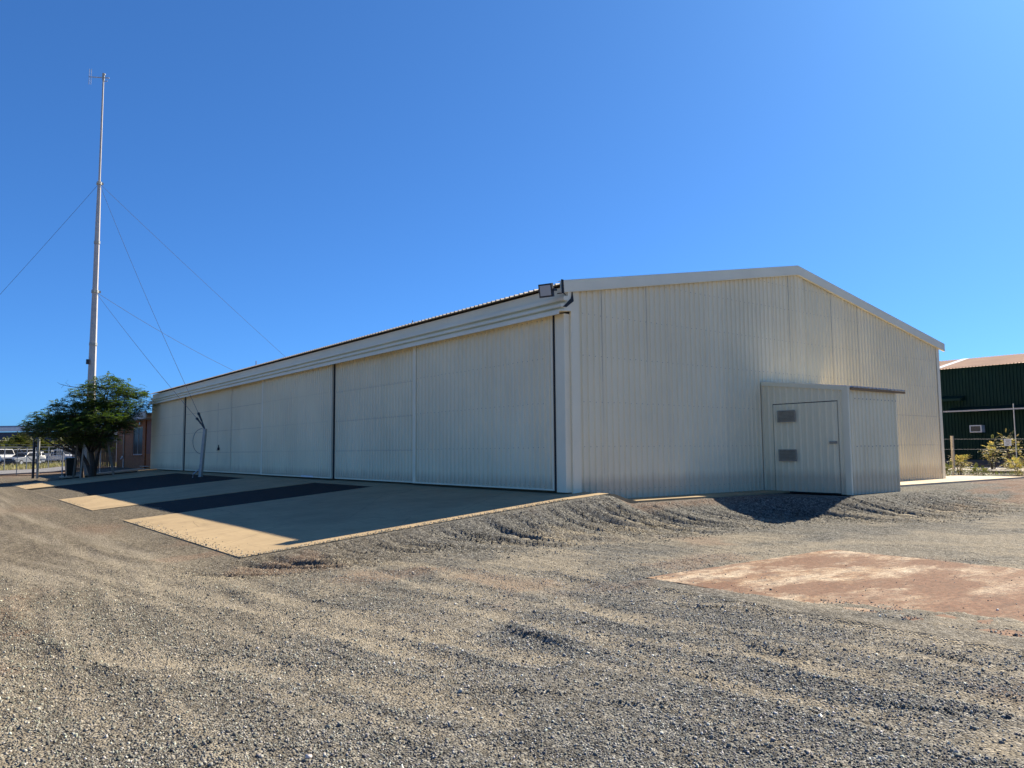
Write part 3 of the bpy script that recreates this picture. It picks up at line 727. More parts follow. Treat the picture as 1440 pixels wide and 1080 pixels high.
mb = MB(); mb.extrude([(-.36, 4.755), (-.29, 4.755), (-.27, 4.44), (-.345, 4.44)], 'y', -.122, -.117); obj('end_plate', mb, 'black', hangar)

# ------------------------------------------------------------------ lean-to shed on the gable
lx0, lx1, ly = 7.10, 9.62, -2.54
LT = lambda y: 2.78 + (.115)*y           # roof underside, falls away from the gable
shed = thing('lean_to_shed', (lx0, ly, -.2), 'small cream steel lean-to with vented door against the gable wall', 'shed')
# door side (faces -X): cladding around the door
DY0, DY1, DZ = -2.27, -.36, 2.15
def dplace(off): return lambda s, d, z: (lx0-d-off, s, z)
s = ly+.10
cuts = [ly+.10, DY0, DY1, -.07]
sheet('wall_sheet', shed, ly+.10, DY0, lambda s: -.24, lambda s: LT(s)-.06, dplace(0))
sheet('wall_sheet', shed, DY0, DY1, lambda s: DZ+.01, lambda s: LT(s)-.06, dplace(0))
sheet('wall_sheet', shed, DY1, -.07, lambda s: -.24, lambda s: LT(s)-.06, dplace(0))
mb = MB(); mb.box(lx0+.02, lx0+.04, DY0-.05, DY1+.05, -.24, DZ+.05); obj('door_recess', mb, 'dark', shed)
mb = MB(); mb.box(lx0-.004, lx0+.018, DY0+.015, DY1-.015, -.21, DZ-.012)
door = obj('door', mb, 'clad_plain', shed)
sheet('door_sheet', door, DY0+.016, DY1-.016, lambda s: -.205, lambda s: DZ-.016, lambda s, d, z: (lx0-d-.006, s, z), hgt=.045, sub_part=True)
for zc in (1.81, .755):
    mb = MB(); mb.box(lx0-.06, lx0-.034, -1.07, -.55, zc-.15, zc+.15); v = sub('vent', mb, 'vent', door)
    mb = MB()
    for k in range(7):
        z = zc-.13+k*.038; mb.add([(lx0-.062, -1.055, z), (lx0-.062, -.565, z), (lx0-.078, -.565, z+.022), (lx0-.078, -1.055, z+.022), (lx0-.062,-1.055,z+.026),(lx0-.062,-.565,z+.026)], [(0,1,2,3),(3,2,5,4)])
    mb.box(lx0-.076, lx0-.061, -1.082, -1.058, zc-.16, zc+.16); mb.box(lx0-.076, lx0-.061, -.562, -.538, zc-.16, zc+.16)
    mb.box(lx0-.076, lx0-.061, -1.058, -.562, zc+.135, zc+.16); mb.box(lx0-.076, lx0-.061, -1.058, -.562, zc-.16, zc-.138)
    sub('vent_louvre', mb, 'ventslat', door)
mb = MB(); mb.box(lx0-.055, lx0-.03, -2.24, -2.03, 1.05, 1.12); mb.tube([(lx0-.07, -2.21, 1.085), (lx0-.07, -2.06, 1.085)], .012, 6); sub('handle', mb, 'ventslat', door)
# long side (faces -Y)
x = lx0+.02; 
while x < lx1-.03:
    e = min(x+COVER, lx1-.02); sheet('wall_sheet', shed, x, e, lambda s: -.27, lambda s: LT(ly)-.04, lambda s, d, z: (s, ly-d, z)); x = e
mb = MB(); mb.box(lx1-.02, lx1, ly+.01, -.03, -.27, LT(ly)-.05); obj('end_wall', mb, 'clad', shed)
P2 = [(lx0+.151-(lx0 % PITCH)+k*PITCH, ly-.041, .98+random.uniform(-.01, .01)) for k in range(1, 13)] + [(lx0+.151-(lx0 % PITCH)+k*PITCH, ly-.041, 2.2) for k in range(1, 13)]
screws(shed, P2, (0, -1, 0), .016)
for xs_ in (lx0+.66, lx0+1.43):
    mb = MB(); mb.box(xs_, xs_+.012, ly-.044, ly-.041, -.2, .98); obj('seam_strip', mb, 'seam', shed)
mb = MB(); mb.box(lx0-.045, lx0+.025, ly-.045, ly+.11, -.27, LT(ly)-.02); obj('corner_flashing', mb, 'clad_plain', shed, bevel=.006)
mb = MB(); mb.box(lx0-.042, lx0-.001, -.075, -.04, -.2, LT(0)-.05); obj('corner_flashing', mb, 'clad_plain', shed)
# capping along the top of the door side
mb = MB(); mb.add([(lx0-.05, ly-.05, LT(ly)+.01), (lx0-.05, -.04, LT(0)+.03), (lx0-.05, -.04, LT(0)-.085), (lx0-.05, ly-.05, LT(ly)-.095),
                   (lx0+.05, ly-.05, LT(ly)+.01), (lx0+.05, -.04, LT(0)+.03), (lx0+.05, -.04, LT(0)-.085), (lx0+.05, ly-.05, LT(ly)-.095)],
                  [(0,1,2,3),(7,6,5,4),(0,4,5,1),(3,2,6,7),(0,3,7,4),(1,5,6,2)]); obj('edge_capping', mb, 'clad_plain', shed)
x = lx0+.05
while x < lx1+.24:
    e = min(x+COVER, lx1+.32); sheet('roof_sheet', shed, x, e, lambda s: ly-.12, lambda s: -.035, lambda s, d, y: (s, y, LT(y)+d), 'leanroof'); x = e
mb = MB(); mb.box(lx0+.06, lx1+.32, ly-.10, ly-.03, LT(ly)-.075, LT(ly)-.018); obj('roof_batten', mb, 'rust', shed)

# ------------------------------------------------------------------ guy-wire anchor post
pb = Vector((-1.33, 24.1, -.12)); pt = at(288.5, 603, 35.7)
post = thing('anchor_post', pb, 'leaning grey steel anchor post with guy wires before the far doors', 'post')
ax_ = (pt-pb).normalized(); sx_ = Vector((.5, -.85, 0)).normalized(); sy_ = ax_.cross(sx_)
mb = MB(); w1, w2 = .085, .07
def ring(c, a, b): return [c+sx_*a+sy_*b, c-sx_*a+sy_*b, c-sx_*a-sy_*b, c+sx_*a-sy_*b]
mb.add(ring(pb-ax_*.2, w1, w2)+ring(pt, w1*.85, w2*.85), [(0,1,5,4),(1,2,6,5),(2,3,7,6),(3,0,4,7),(4,5,6,7)])
obj('shaft', mb, 'post', post, bevel=.01)
mb = MB(); mb.tube([pb+Vector((-.32, .1, -.05)), pb+Vector((-.3, .1, .12)), pb+ax_*.35-sx_*.1], .03, 6); obj('foot_brace', mb, 'galv', post)
MBASE = at(124.0, 664, 48); MBASE.z = H(MBASE.x, MBASE.y)-.05
def mast_at(v, u=138):      # height on the mast seen at photo row v
    dr = at(u, v, 1) - CAM
    hd = math.hypot(MBASE.x-CAM.x, MBASE.y-CAM.y)
    return Vector((MBASE.x, MBASE.y, CAM.z + dr.z/math.hypot(dr.x, dr.y)*hd))
c_hi = mast_at(258, 141); c_lo = mast_at(410, 135)
for c, f in ((c_hi, .105), (c_lo, .12)):
    q = pt + (c-pt)*(.55/(c-pt).length); q2 = pt + (c-pt)*(1.0/(c-pt).length)
    mb = MB(); mb.tube([pt-ax_*.05, q], .03, 6); mb.tube([q, q2], .042, 6); mb.tube([q2, q2+(c-pt).normalized()*.12], .06, 6); obj('turnbuckle', mb, 'blackmetal', post)
mb = MB(); lp = [pt+Vector((-.02, 0, -.05))]
for k in range(1, 15):
    a = k/14; lp.append(pt + RGT*(-.55*math.sin(math.pi*a)**.8) + Vector((0, 0, .05-1.25*a + .12*math.sin(2*math.pi*a))))
mb.tube(lp, .012, 5); obj('loose_wire', mb, 'wire', post)

# ------------------------------------------------------------------ mast
mast = thing('radio_mast', MBASE, 'very tall tapering radio mast with antenna behind the feathery tree', 'mast')
ztop = mast_at(107, 147).z; zc1, zc2 = c_lo.z, c_hi.z
base = MBASE
def mp(z): return Vector((base.x, base.y, z))
mb = MB(); mb.tube([mp(base.z-.2), mp(base.z+3), mp(zc1)], [.30, .265, .175], 6); obj('lower_pole', mb, 'concmast', mast)
mb = MB(); mb.tube([mp(zc1), mp((zc1+zc2)/2), mp(zc2)], [.165, .15, .105], 6); obj('middle_pole', mb, 'concmast', mast)
mb = MB(); mb.tube([mp(zc2), mp(ztop-3), mp(ztop)], [.07, .06, .05], 8); obj('top_pole', mb, 'concmast', mast)
for z, r in ((zc1, .22), (zc2, .15), ((zc1*.55+zc2*.45), .185), (base.z+8.2, .24)):
    mb = MB(); mb.tube([mp(z-.09), mp(z+.09)], r, 8)
    if z in (zc1, zc2):
        for k in range(3): an = k*2.09; mb.box(base.x+math.cos(an)*r*1.2-.05, base.x+math.cos(an)*r*1.2+.05, base.y+math.sin(an)*r*1.2-.05, base.y+math.sin(an)*r*1.2+.05, z-.07, z+.07)
    obj('guy_collar', mb, 'post', mast)
mb = MB(); mb.box(base.x-.38, base.x-.2, base.y-.3, base.y-.12, base.z+6.9, base.z+7.2); obj('junction_box', mb, 'blackmetal', mast)
# antenna: two short booms with dipoles
za = ztop-.05
Hh = Vector((RGT.x, RGT.y, 0)).normalized()
mb = MB(); mb.tube([mp(za)-Hh*.95, mp(za+.0)+Hh*.38+Vector((0, 0, -.1))], .03, 6); mb.tube([mp(za-.25), mp(za+.22)], .075, 6)
mb.tube([mp(za-.32)+Hh*.05, mp(za-.3)+Hh*.28], .02, 5); mb.tube([mp(za+.15), mp(za+.15)+Hh*.12+Vector((0,0,.0))], .05, 6)
boom = obj('antenna_boom', mb, 'post', mast)
for o_ in (-.80, -.93):
    for sg in (1, -1):
        mb = MB(); p0 = mp(za)+Hh*o_; mb.tube([p0+Vector((0, 0, sg*.06)), p0+Vector((0, 0, sg*.52))], .016, 6); sub('dipole', mb, 'galv', boom)
# guy wires: each a thing of its own
def wire(a, b, sag, label, r=.010, n=14):
    mb = MB(); p = []
    for k in range(n+1):
        t = k/n; q = Vector(a).lerp(Vector(b), t); q.z -= sag*4*t*(1-t); p.append(q)
    mb.tube(p, r, 5); return obj('guy_wire', mb, 'wire', None, label=label, cat='wire', group='guy wires of the radio mast')
e1 = pt+(c_hi-pt)*(1.1/(c_hi-pt).length); e2 = pt+(c_lo-pt)*(1.1/(c_lo-pt).length)
wire(c_hi, e1, .25, 'long guy wire from the upper mast collar to the leaning anchor post')
wire(c_lo, e2, .12, 'guy wire from the lower mast collar to the leaning anchor post')
b1 = at(402, 497, 60); d1 = b1-c_hi; wire(c_hi, c_hi+d1*1.9, .3, 'guy wire from the upper mast collar passing behind the hangar roof')
b2 = at(328, 512, 58); d2 = b2-c_lo; wire(c_lo, c_lo+d2*1.6, .5, 'sagging guy wire from the lower mast collar passing behind the hangar roof', r=.012)
b3 = at(0, 410, 47); d3 = b3-c_hi; wire(c_hi, c_hi+d3*(c_hi.z/ max(.1, -d3.z)), .2, 'guy wire from the upper mast collar running out over the yard fence')

# ------------------------------------------------------------------ trees
def leafmesh(name, fronds, mat, parent, blade=(.16, .035), pairs=9, lum=(.6, 1.4)):
    """fronds: list of (origin, direction, length, droop); blades along both sides"""
    vs = []; fs = []; cs = []
    for (o, d, ln, dr, tone) in fronds:
        side = d.cross(Vector((0, 0, 1))).normalized(); 
        for k in range(1, pairs+1):
            t = k/pairs; p = o + d*(ln*t) + Vector((0, 0, -dr*t*t*ln))
            bl = blade[0]*(math.sin(math.pi*min(1, .15+.8*t))*.8+.25)
            for sg in (-1, 1):
                q = p + (side*sg*.9 + d*.45 + Vector((0, 0, random.uniform(-.45, .05))))*bl
                n = (d*.8+Vector((0, 0, random.uniform(-.4, .4)))).normalized()*blade[1]
                b = len(vs); vs += [p, (p+q)/2+n, q, (p+q)/2-n]; fs.append((b, b+1, b+2, b+3)); cs += [tone*random.uniform(.85, 1.15)]*4
    me = bpy.data.meshes.new(name); me.from_pydata([tuple(v) for v in vs], [], fs)
    ca = me.color_attributes.new('tone', 'FLOAT_COLOR', 'POINT')
    arr = np.ones((len(vs), 4)); c = np.array(cs); arr[:, 0] = c*np.interp(c, [.5, 1.5], [.85, 1.25]); arr[:, 1] = c; arr[:, 2] = c*.9
    ca.data.foreach_set('color', arr.ravel()); me.update()
    o = obj(name, me, mat, parent); return o
def feather_tree():
    D = 46.0; tb = at(129, 664, D); tb.z = H(tb.x, tb.y)-.05
    t = thing('feathery_tree', tb, 'spreading feathery-leaved tree in front of the tall mast', 'tree')
    lobes = [(150, 546, 32, 10, 0), (180, 556, 24, 12, .4), (198, 572, 10, 5, .2), (122, 556, 20, 8, .5), (95, 572, 20, 7, -.6), (110, 585, 28, 8, -.4), (72, 586, 26, 7, .3),
             (58, 598, 22, 7, .6), (48, 608, 16, 5, 0), (85, 602, 34, 8, -.8), (120, 604, 34, 10, -1), (150, 588, 30, 10, -.8), (172, 582, 20, 9, -.3),
             (148, 568, 26, 9, .6), (165, 602, 18, 8, .2), (70, 612, 26, 4, .4), (140, 614, 24, 6, .9), (100, 613, 20, 5, -.6), (176, 596, 12, 8, 1.0), (155, 534, 9, 4, .2), (126, 622, 16, 6, .4), (112, 620, 12, 5, -.5), (142, 627, 12, 6, .6), (134, 618, 20, 6, -.8), (130, 575, 26, 12, .2), (105, 592, 28, 12, .5), (165, 570, 24, 12, -.2), (140, 592, 34, 14, .3), (80, 598, 24, 10, -.2)]
    fr = []; mbk = MB(); limbs = MB()
    k = D/FPX
    stems = [Vector((tb.x, tb.y, tb.z)), tb+RGT*-.35+Vector((0, .3, 0))]
    fork = [tb+RGT*-.1+Vector((0, 0, 1.5)), tb+RGT*-.55+Vector((0, .3, 1.3))]
    mbk.tube([tb+Vector((0, 0, -.2)), tb+RGT*.05+Vector((0, 0, .7)), fork[0]], [.2, .15, .13], 8)
    mbk.tube([tb+RGT*.12+Vector((0, 0, -.2)), tb+RGT*-.25+Vector((0, .1, .7)), fork[1]], [.15, .11, .09], 8)
    mbk.tube([tb+RGT*.15+Vector((0, .2, -.2)), tb+RGT*.3+Vector((0, .2, .9)), tb+RGT*.55+Vector((0, .2, 2.0))], [.12, .09, .05], 8)
    mbk.tube([tb+RGT*-.5+Vector((0, .1, -.2)), tb+RGT*-.62+Vector((0, .1, .9)), tb+RGT*-.9+Vector((0, .1, 2.0))], [.10, .08, .05], 8)
    obj('trunk', mbk, 'bark', t)
    for (u, v, ru, rv, dz) in lobes:
        c = at(u, v, D+dz*1.6); f = fork[0] if u > 115 else fork[1]
        mid = f.lerp(c, .5)+Vector((random.uniform(-.2, .2), random.uniform(-.3, .3), -.15))
        limbs.tube([f-Vector((0, 0, .1)), mid, c], [.075, .045, .015], 6)
        n = int(40+ru*rv*.95)
        for _ in range(n):
            a = random.uniform(0, 6.283); rr = math.sqrt(random.random())
            off = RGT*(math.cos(a)*rr*ru*k) + Vector((math.sin(YAW), math.cos(YAW), 0))*(math.sin(a)*rr*ru*k*.8)
            z = (1-rr*rr)*rv*k*random.uniform(-.9, 1.3)
            o = c+off+Vector((0, 0, z+random.gauss(0, .13))); out = Vector((off.x, off.y, 0)); 
            a2 = random.uniform(0, 6.283); d = (out.normalized()*.8 if out.length > .05 else Vector((0, 0, 0)))+Vector((math.cos(a2), math.sin(a2), 0))*.8
            d = (d+Vector((0, 0, random.uniform(-.05, .35)))).normalized()
            fr.append((o, d, random.uniform(.38, .62), random.uniform(.15, .55), random.uniform(.6, 1.4)))
            if random.random() < .18: limbs.tube([c, o], [.014, .006], 4, cap=False)
    # bare twig reaching out to the left of the mast
    p0 = at(122, 545, D); tw = [p0, at(108, 545, D), at(96, 543, D), at(84, 540, D), at(80, 537, D)]
    limbs.tube(tw, [.03, .022, .016, .01, .005], 5); limbs.tube([at(100, 544, D), at(92, 538, D), at(96, 534, D)], [.012, .008, .004], 4); limbs.tube([at(90, 541, D), at(86, 546, D)], [.01, .004], 4)
    obj('branches', limbs, 'bark', t)
    leafmesh('crown', fr, 'leaf', t, (.13, .024), 8)
feather_tree()
def bush(loc, rx, ry, rz_, n, label, name='bush', mat='bushleaf', cat='bush', group=None, blade=(.14, .04), tr=True, ln=(.25, .6), pairs=5):
    t = thing(name, loc, label, cat, group); loc = Vector(loc); fr = []; br = MB()
    lob = [(random.uniform(-.6, .6), random.uniform(-.6, .6), random.uniform(.35, .75), random.uniform(.35, .55)) for _ in range(7)]
    for (a, b, c, r) in lob:
        cc = loc+Vector((a*rx, b*ry, c*rz_)); br.tube([loc+Vector((a*.1, b*.1, -.1)), loc.lerp(cc, .5)+Vector((0, 0, -.1)), cc], [.022*rz_, .014*rz_, .006*rz_], 5)
        for _ in range(n//7):
            d = Vector((random.gauss(0, 1), random.gauss(0, 1), random.gauss(.3, .7))).normalized(); q = random.random()**.5*r
            fr.append((cc+Vector((d.x*rx*q, d.y*ry*q, max(-c*rz_*.9, d.z*rz_*q*.8))), (d+Vector((0, 0, .2))).normalized(), random.uniform(*ln), .3, random.uniform(.5, 1.5)))
    obj('trunk', br, 'bark', t); leafmesh('crown', fr, mat, t, blade, pairs); return t

# tree stakes and leaning pole
def stake(a, b, r, mat, label):
    a = Vector(a); b = Vector(b); a.z = min(a.z, H(a.x, a.y))-.05
    mb = MB(); ax = (b-a).normalized(); s1 = ax.cross(Vector((0, 1, 0))).normalized()*r; s2 = ax.cross(s1).normalized()*r
    mb.add([a+s1+s2, a-s1+s2, a-s1-s2, a+s1-s2, b+s1*.85+s2*.85, b-s1*.85+s2*.85, b-s1*.85-s2*.85, b+s1*.85-s2*.85], [(0,1,5,4),(1,2,6,5),(2,3,7,6),(3,0,4,7),(4,5,6,7),(3,2,1,0)])
    return obj('timber_stake', mb, mat, None, bevel=.006, label=label, cat='stake', group='timber stakes around the tree')
stake(at(103, 667, 45.5), at(110, 617, 45.5), .05, 'timber', 'dark timber stake leaning against the tree right beside the wheelie bin')
stake(at(113, 667, 45), at(119, 614, 45), .04, 'timberw', 'pale weathered stake standing between the bin and the tree trunk')
stake(at(160, 664, 44.5), at(149, 607, 45.5), .06, 'timber', 'dark pole leaning into the tree in front of the paling fence')

# ------------------------------------------------------------------ wheelie bin
bp = at(99, 667, 47.2); bp.z = H(bp.x, bp.y)
binr = thing('wheelie_bin', bp, 'dark lidded wheelie bin standing in the tree shade', 'bin')
def tap(x0, x1, y0, y1, z0, z1, k):
    mb = MB(); mx, my = (x0+x1)/2, (y0+y1)/2; g = lambda x, y: (mx+(x-mx)*k, my+(y-my)*k)
    b = [(*g(x0, y0), z0), (*g(x1, y0), z0), (*g(x1, y1), z0), (*g(x0, y1), z0)]; t_ = [(x0,y0,z1),(x1,y0,z1),(x1,y1,z1),(x0,y1,z1)]
    return mb.add(b+t_, [(0,3,2,1),(4,5,6,7),(0,1,5,4),(1,2,6,5),(2,3,7,6),(3,0,4,7)])
obj('body', tap(bp.x-.30, bp.x+.30, bp.y-.36, bp.y+.36, bp.z+.06, bp.z+1.05, .8), 'binp', binr, bevel=.03)
mb = MB(); mb.add([(bp.x-.33, bp.y-.4, bp.z+1.05), (bp.x+.33, bp.y-.4, bp.z+1.05), (bp.x+.33, bp.y+.42, bp.z+1.05), (bp.x-.33, bp.y+.42, bp.z+1.05), (bp.x-.29, bp.y-.3, bp.z+1.14), (bp.x+.29, bp.y-.3, bp.z+1.14), (bp.x+.29, bp.y+.36, bp.z+1.17), (bp.x-.29, bp.y+.36, bp.z+1.17)], [(0,3,2,1),(4,5,6,7),(0,1,5,4),(1,2,6,5),(2,3,7,6),(3,0,4,7)]); obj('lid', mb, 'binp', binr, bevel=.02)
for sg in (-1, 1):
    mb = MB(); mb.tube([(bp.x+sg*.24, bp.y+.3, bp.z+.1), (bp.x+sg*.3, bp.y+.3, bp.z+.1)], .1, 12); obj('wheel', mb, 'tyre', binr)

# ------------------------------------------------------------------ brick house
hx = .3
house = thing('brick_house', (hx, 40.6, -.2), 'low brown brick building with grey roof next to the far hangar end', 'house')
y0h, y1h = 40.0, 52.5
wy0, wy1, wz0, wz1 = 43.9, 46.9, .88, 2.80
mb = MB()
for (a, b, c, d) in ((y0h, wy0, -.6, 3.2), (wy1, y1h, -.6, 3.2), (wy0, wy1, -.6, wz0), (wy0, wy1, wz1, 3.2)): mb.box(hx, hx+.23, a, b, c, d)
mb.box(hx+.231, hx+9, y0h, y0h+.23, -.6, 3.2); mb.box(hx+.231, hx+9, y1h-.23, y1h, -.6, 3.2)
obj('wall', mb, 'brick', house)
mb = MB(); mb.box(hx-.08, hx-.001, 42.75, 43.15, -.5, 3.2); obj('brick_pier', mb, 'brick', house)
mb = MB(); mb.box(hx+.02, hx+.06, 40.4, 42.7, .95, 3.15); 
mb.v = [(v[0]-.03, v[1], v[2]) for v in mb.v]; obj('wall_panel', mb, weathered('dark_red_panel', (.16, .055, .03), .7, .2, 4, .2), house)
win = MB(); 
for a, b, c, d in ((wy0, wy0+.07, wz0, wz1), (wy1-.07, wy1, wz0, wz1), (wy0+.07, wy1-.07, wz0, wz0+.07), (wy0+.07, wy1-.07, wz1-.07, wz1), ((wy0+wy1)/2-.05, (wy0+wy1)/2+.05, wz0+.07, wz1-.07)): win.box(hx+.03, hx+.09, a, b, c, d)
wo_ = obj('window', win, weathered('dull_window_frame', (.30, .29, .27), .6, .1, 3), house)
for a, b in ((wy0+.07, (wy0+wy1)/2-.05), ((wy0+wy1)/2+.05, wy1-.07)):
    mb = MB(); mb.box(hx+.05, hx+.06, a, b, wz0+.07, wz1-.07); sub('pane', mb, 'glass', wo_)
mb = MB(); mb.box(hx-.06, hx+.1, wy0-.1, wy1+.1, wz0-.09, wz0-.001); sub('sill', mb, 'brick', wo_)
mb = MB(); mb.box(hx-.12, hx-.001, 44.3, 44.55, 2.92, 3.12); obj('wall_light', mb, 'lens', house, bevel=.02)
mb = MB(); mb.add([(hx-.7, y0h-.3, 3.2), (hx-.7, y1h+.4, 3.2), (hx-.7, y1h+.4, 3.5), (hx-.7, y0h-.3, 3.5), (hx-.66, y0h-.3, 3.2), (hx-.66, y1h+.4, 3.2), (hx-.66, y1h+.4, 3.5), (hx-.66, y0h-.3, 3.5)], [(0,1,2,3),(7,6,5,4),(0,4,5,1),(3,2,6,7),(0,3,7,4),(1,5,6,2)])
mb.box(hx-.659, hx, y0h-.3, y1h+.4, 3.2, 3.22)
obj('fascia', mb, weathered('grey_fascia', (.40, .41, .43), .5, .1, 2), house)
mb = MB(); mb.box(hx-.76, hx-.70, y0h-.35, 43.1, 3.17, 3.66); obj('fascia_board', mb, weathered('pale_grey_board', (.46, .46, .49), .5, .1, 2), house)
mb = MB(); mb.add([(hx-.72, y0h-.35, 3.52), (hx-.72, y1h+.45, 3.52), (hx+9, y1h+.45, 4.35), (hx+9, y0h-.35, 4.35), (hx-.72, y0h-.35, 3.46), (hx-.72, y1h+.45, 3.46), (hx+9, y1h+.45, 4.29), (hx+9, y0h-.35, 4.29)], [(0,1,2,3),(7,6,5,4),(0,4,5,1),(3,2,6,7),(0,3,7,4),(1,5,6,2)])
obj('roof', mb, weathered('grey_roof', (.34, .35, .36), .5, .15, 1), house)
mb = MB(); mb.tube([(hx-.06, 49.6, -.4), (hx-.06, 49.6, 3.2)], .05, 8); obj('downpipe', mb, weathered('tan_pipe', (.35, .28, .2), .5), house)
mb = MB(); mb.box(hx-.35, hx-.002, 40.3, 42.8, .12, .16); mb.box(hx-.3, hx-.25, 40.4, 40.46, -.4, .12); mb.box(hx-.3, hx-.25, 42.6, 42.66, -.4, .12); obj('wall_bench', mb, 'timberw', house)
# gas bottle like white tap box on the wall foot
tp = Vector((hx-.35, 48.0, H(hx-.35, 48.0)))
tapo = thing('standpipe', tp, 'small white standpipe tap beside the brick wall foot', 'tap')
mb = MB(); mb.tube([tp, tp+Vector((0, 0, .75))], .035, 8); obj('pipe', mb, 'galv', tapo)
mb = MB(); mb.tube([tp+Vector((0, 0, .68)), tp+Vector((-.16, -.05, .70)), tp+Vector((-.2, -.06, .6))], .04, 6); mb.tube([tp+Vector((-.08, 0, .72)), tp+Vector((-.08, 0, .84))], .05, 6); obj('spout', mb, 'white', tapo)
# paling fence running on from the house
pf = thing('paling_fence', (hx-.1, 53, -.4), 'brown timber paling fence between the brick house and the tree', 'fence')
a0 = Vector((hx-.02, 52.52, -.45)); a1 = Vector((-2.6, 53.6, -.45)); dirv = (a1-a0).normalized(); ln_ = (a1-a0).length
pal = None; n = int(ln_/.125)
M['paling'] = weathered('brown_paling', (.24, .13, .06), .85, .3, 5, .3, bump=.2)
for i in range(n):
    c = a0+dirv*(i*.125+.06); hgt = 2.35+random.uniform(-.03, .03)
    if pal is None:
        mb = MB(); mb.box(-.055, .055, -.011, .011, 0, 1); pal = mb.mesh('paling'); pal.materials.append(M['paling'])
    o = bpy.data.objects.new('paling', pal); col.objects.link(o); o.parent = pf
    o.location = c-pf.location; o.scale = (1, 1, hgt); o.rotation_euler = (0, random.uniform(-.01, .01), math.atan2(dirv.y, dirv.x))
for z in (.35, 1.7):
    mb = MB(); p = a0+Vector((0, .06, z)); q = a1+Vector((0, .06, z)); mb.tube([p, q], .045, 4); obj('rail', mb, 'timber', pf)
# pale concrete path before the house
def drape(name, poly, mat, lift=.03, nx=10, ny=10):
    (a, b, c, d) = [Vector((*p, 0)) for p in poly]; mb = MB(); vs = []; fs = []
    for j in range(ny+1):
        for i in range(nx+1):
            p = a.lerp(b, i/nx).lerp(d.lerp(c, i/nx), j/ny); vs.append((p.x, p.y, H(p.x, p.y)+lift))
    for j in range(ny):
        for i in range(nx): k = j*(nx+1)+i; fs.append((k, k+1, k+nx+2, k+nx+1))
    mb.add(vs, fs); o = obj(name, mb, mat, kind='structure'); so = o.modifiers.new('thick', 'SOLIDIFY'); so.thickness = .08; so.offset = -1; return o
drape('concrete_path', [(-4.8, 40.6), (-.05, 40.05), (-.05, 43.0), (-4.6, 43.2)], 'concpale', .035)
drape('road', [(-60, 58), (60, 44.5), (60, 52), (-60, 66)] if False else [(-70, 57), (16, 57), (16, 66), (-70, 66)], weathered('old_bitumen_road', (.20, .19, .18), .9, .12, .5, 0), .03, 40, 6)

# ------------------------------------------------------------------ yard fence and gate (left)
fy = 43.6
fence = thing('chain_link_fence', (-5.8, fy, -.45), 'galvanised chain-link yard fence between the gate post and the bin', 'fence')
gate = thing('yard_gate', (-5.95, fy, -.45), 'chain-link steel yard gate hung on the twin dark posts', 'gate')
def link_mesh(x0, x1, y, z0, z1, p=.075, r=.0022):
    mb = MB(); hgt = z1-z0; x = x0-hgt
    def strip(a, b): mb.add([(a[0]-r, y, a[1]), (a[0]+r, y, a[1]), (b[0]+r, y, b[1]), (b[0]-r, y, b[1])], [(0, 1, 2, 3)])
    while x < x1:
        for s in (1, -1):
            xa, xb = (x, x+hgt); za, zb = (z0, z1) if s == 1 else (z1, z0)
            ta = max(0, (x0-xa)/hgt); tb = min(1, (x1-xa)/hgt)
            if tb > ta: strip((xa+hgt*ta, za+(zb-za)*ta), (xa+hgt*tb, za+(zb-za)*tb))
        x += p
    return mb
gz = -.42
M['linkwire'] = NT('chain_link_wire').done((.30, .31, .31), .5, .4)
for (p, x0, x1) in ((gate, -12.5, -6.02), (fence, -5.68, -2.2)):
    o = obj('chain_link', link_mesh(x0, x1, fy, gz+.12, gz+1.82), 'linkwire', p); o['kind'] = 'stuff'
    for z in (gz+.10, gz+1.84):
        mb = MB(); mb.tube([(x0, fy, z), (x1, fy, z)], .022, 6); obj('rail', mb, 'galv' if z > 0 else 'rust', p)
for x in (-6.85, -9.0, -11.2):
    mb = MB(); mb.tube([(x, fy+.03, gz+.1), (x, fy+.03, gz+1.84)], .022, 6); obj('stile', mb, 'post', gate)
mb = MB(); mb.tube([(-6.05, fy-.03, gz+1.0), (-6.8, fy-.03, gz+1.75)], .022, 6); obj('brace', mb, 'galv', gate)
for x, p, mt in ((-5.98, gate, 'blackmetal'), (-5.74, fence, 'post')):
    mb = MB(); mb.tube([(x, fy+.02, gz-.1), (x, fy+.02, gz+2.35)], .075, 10); obj('post', mb, mt, p)
for x in (-4.4, -2.25):
    mb = MB(); mb.tube([(x, fy+.02, gz-.3), (x, fy+.02, gz+1.95)], .04, 8); obj('post', mb, 'galv', fence)
# far fence across the road
ff = thing('far_yard_fence', (-3, 68, 0), 'thin pale-posted wire fence across the road before the parked vehicles', 'fence')
fz = .93-(650-640)/FPX*80*.6
for i in range(16):
    x = -9+i*1.7; z0 = H(x, 70); mb = MB(); mb.tube([(x, 70, z0-.1), (x, 70, z0+1.95)], .035, 6); obj('post', mb, 'galv', ff)
for z in (.25, 1.1, 1.9):
    mb = MB(); mb.tube([(-9, 70, H(0, 70)+z), (16.5, 70, H(0, 70)+z)], .012, 4); obj('wire', mb, 'galv', ff)

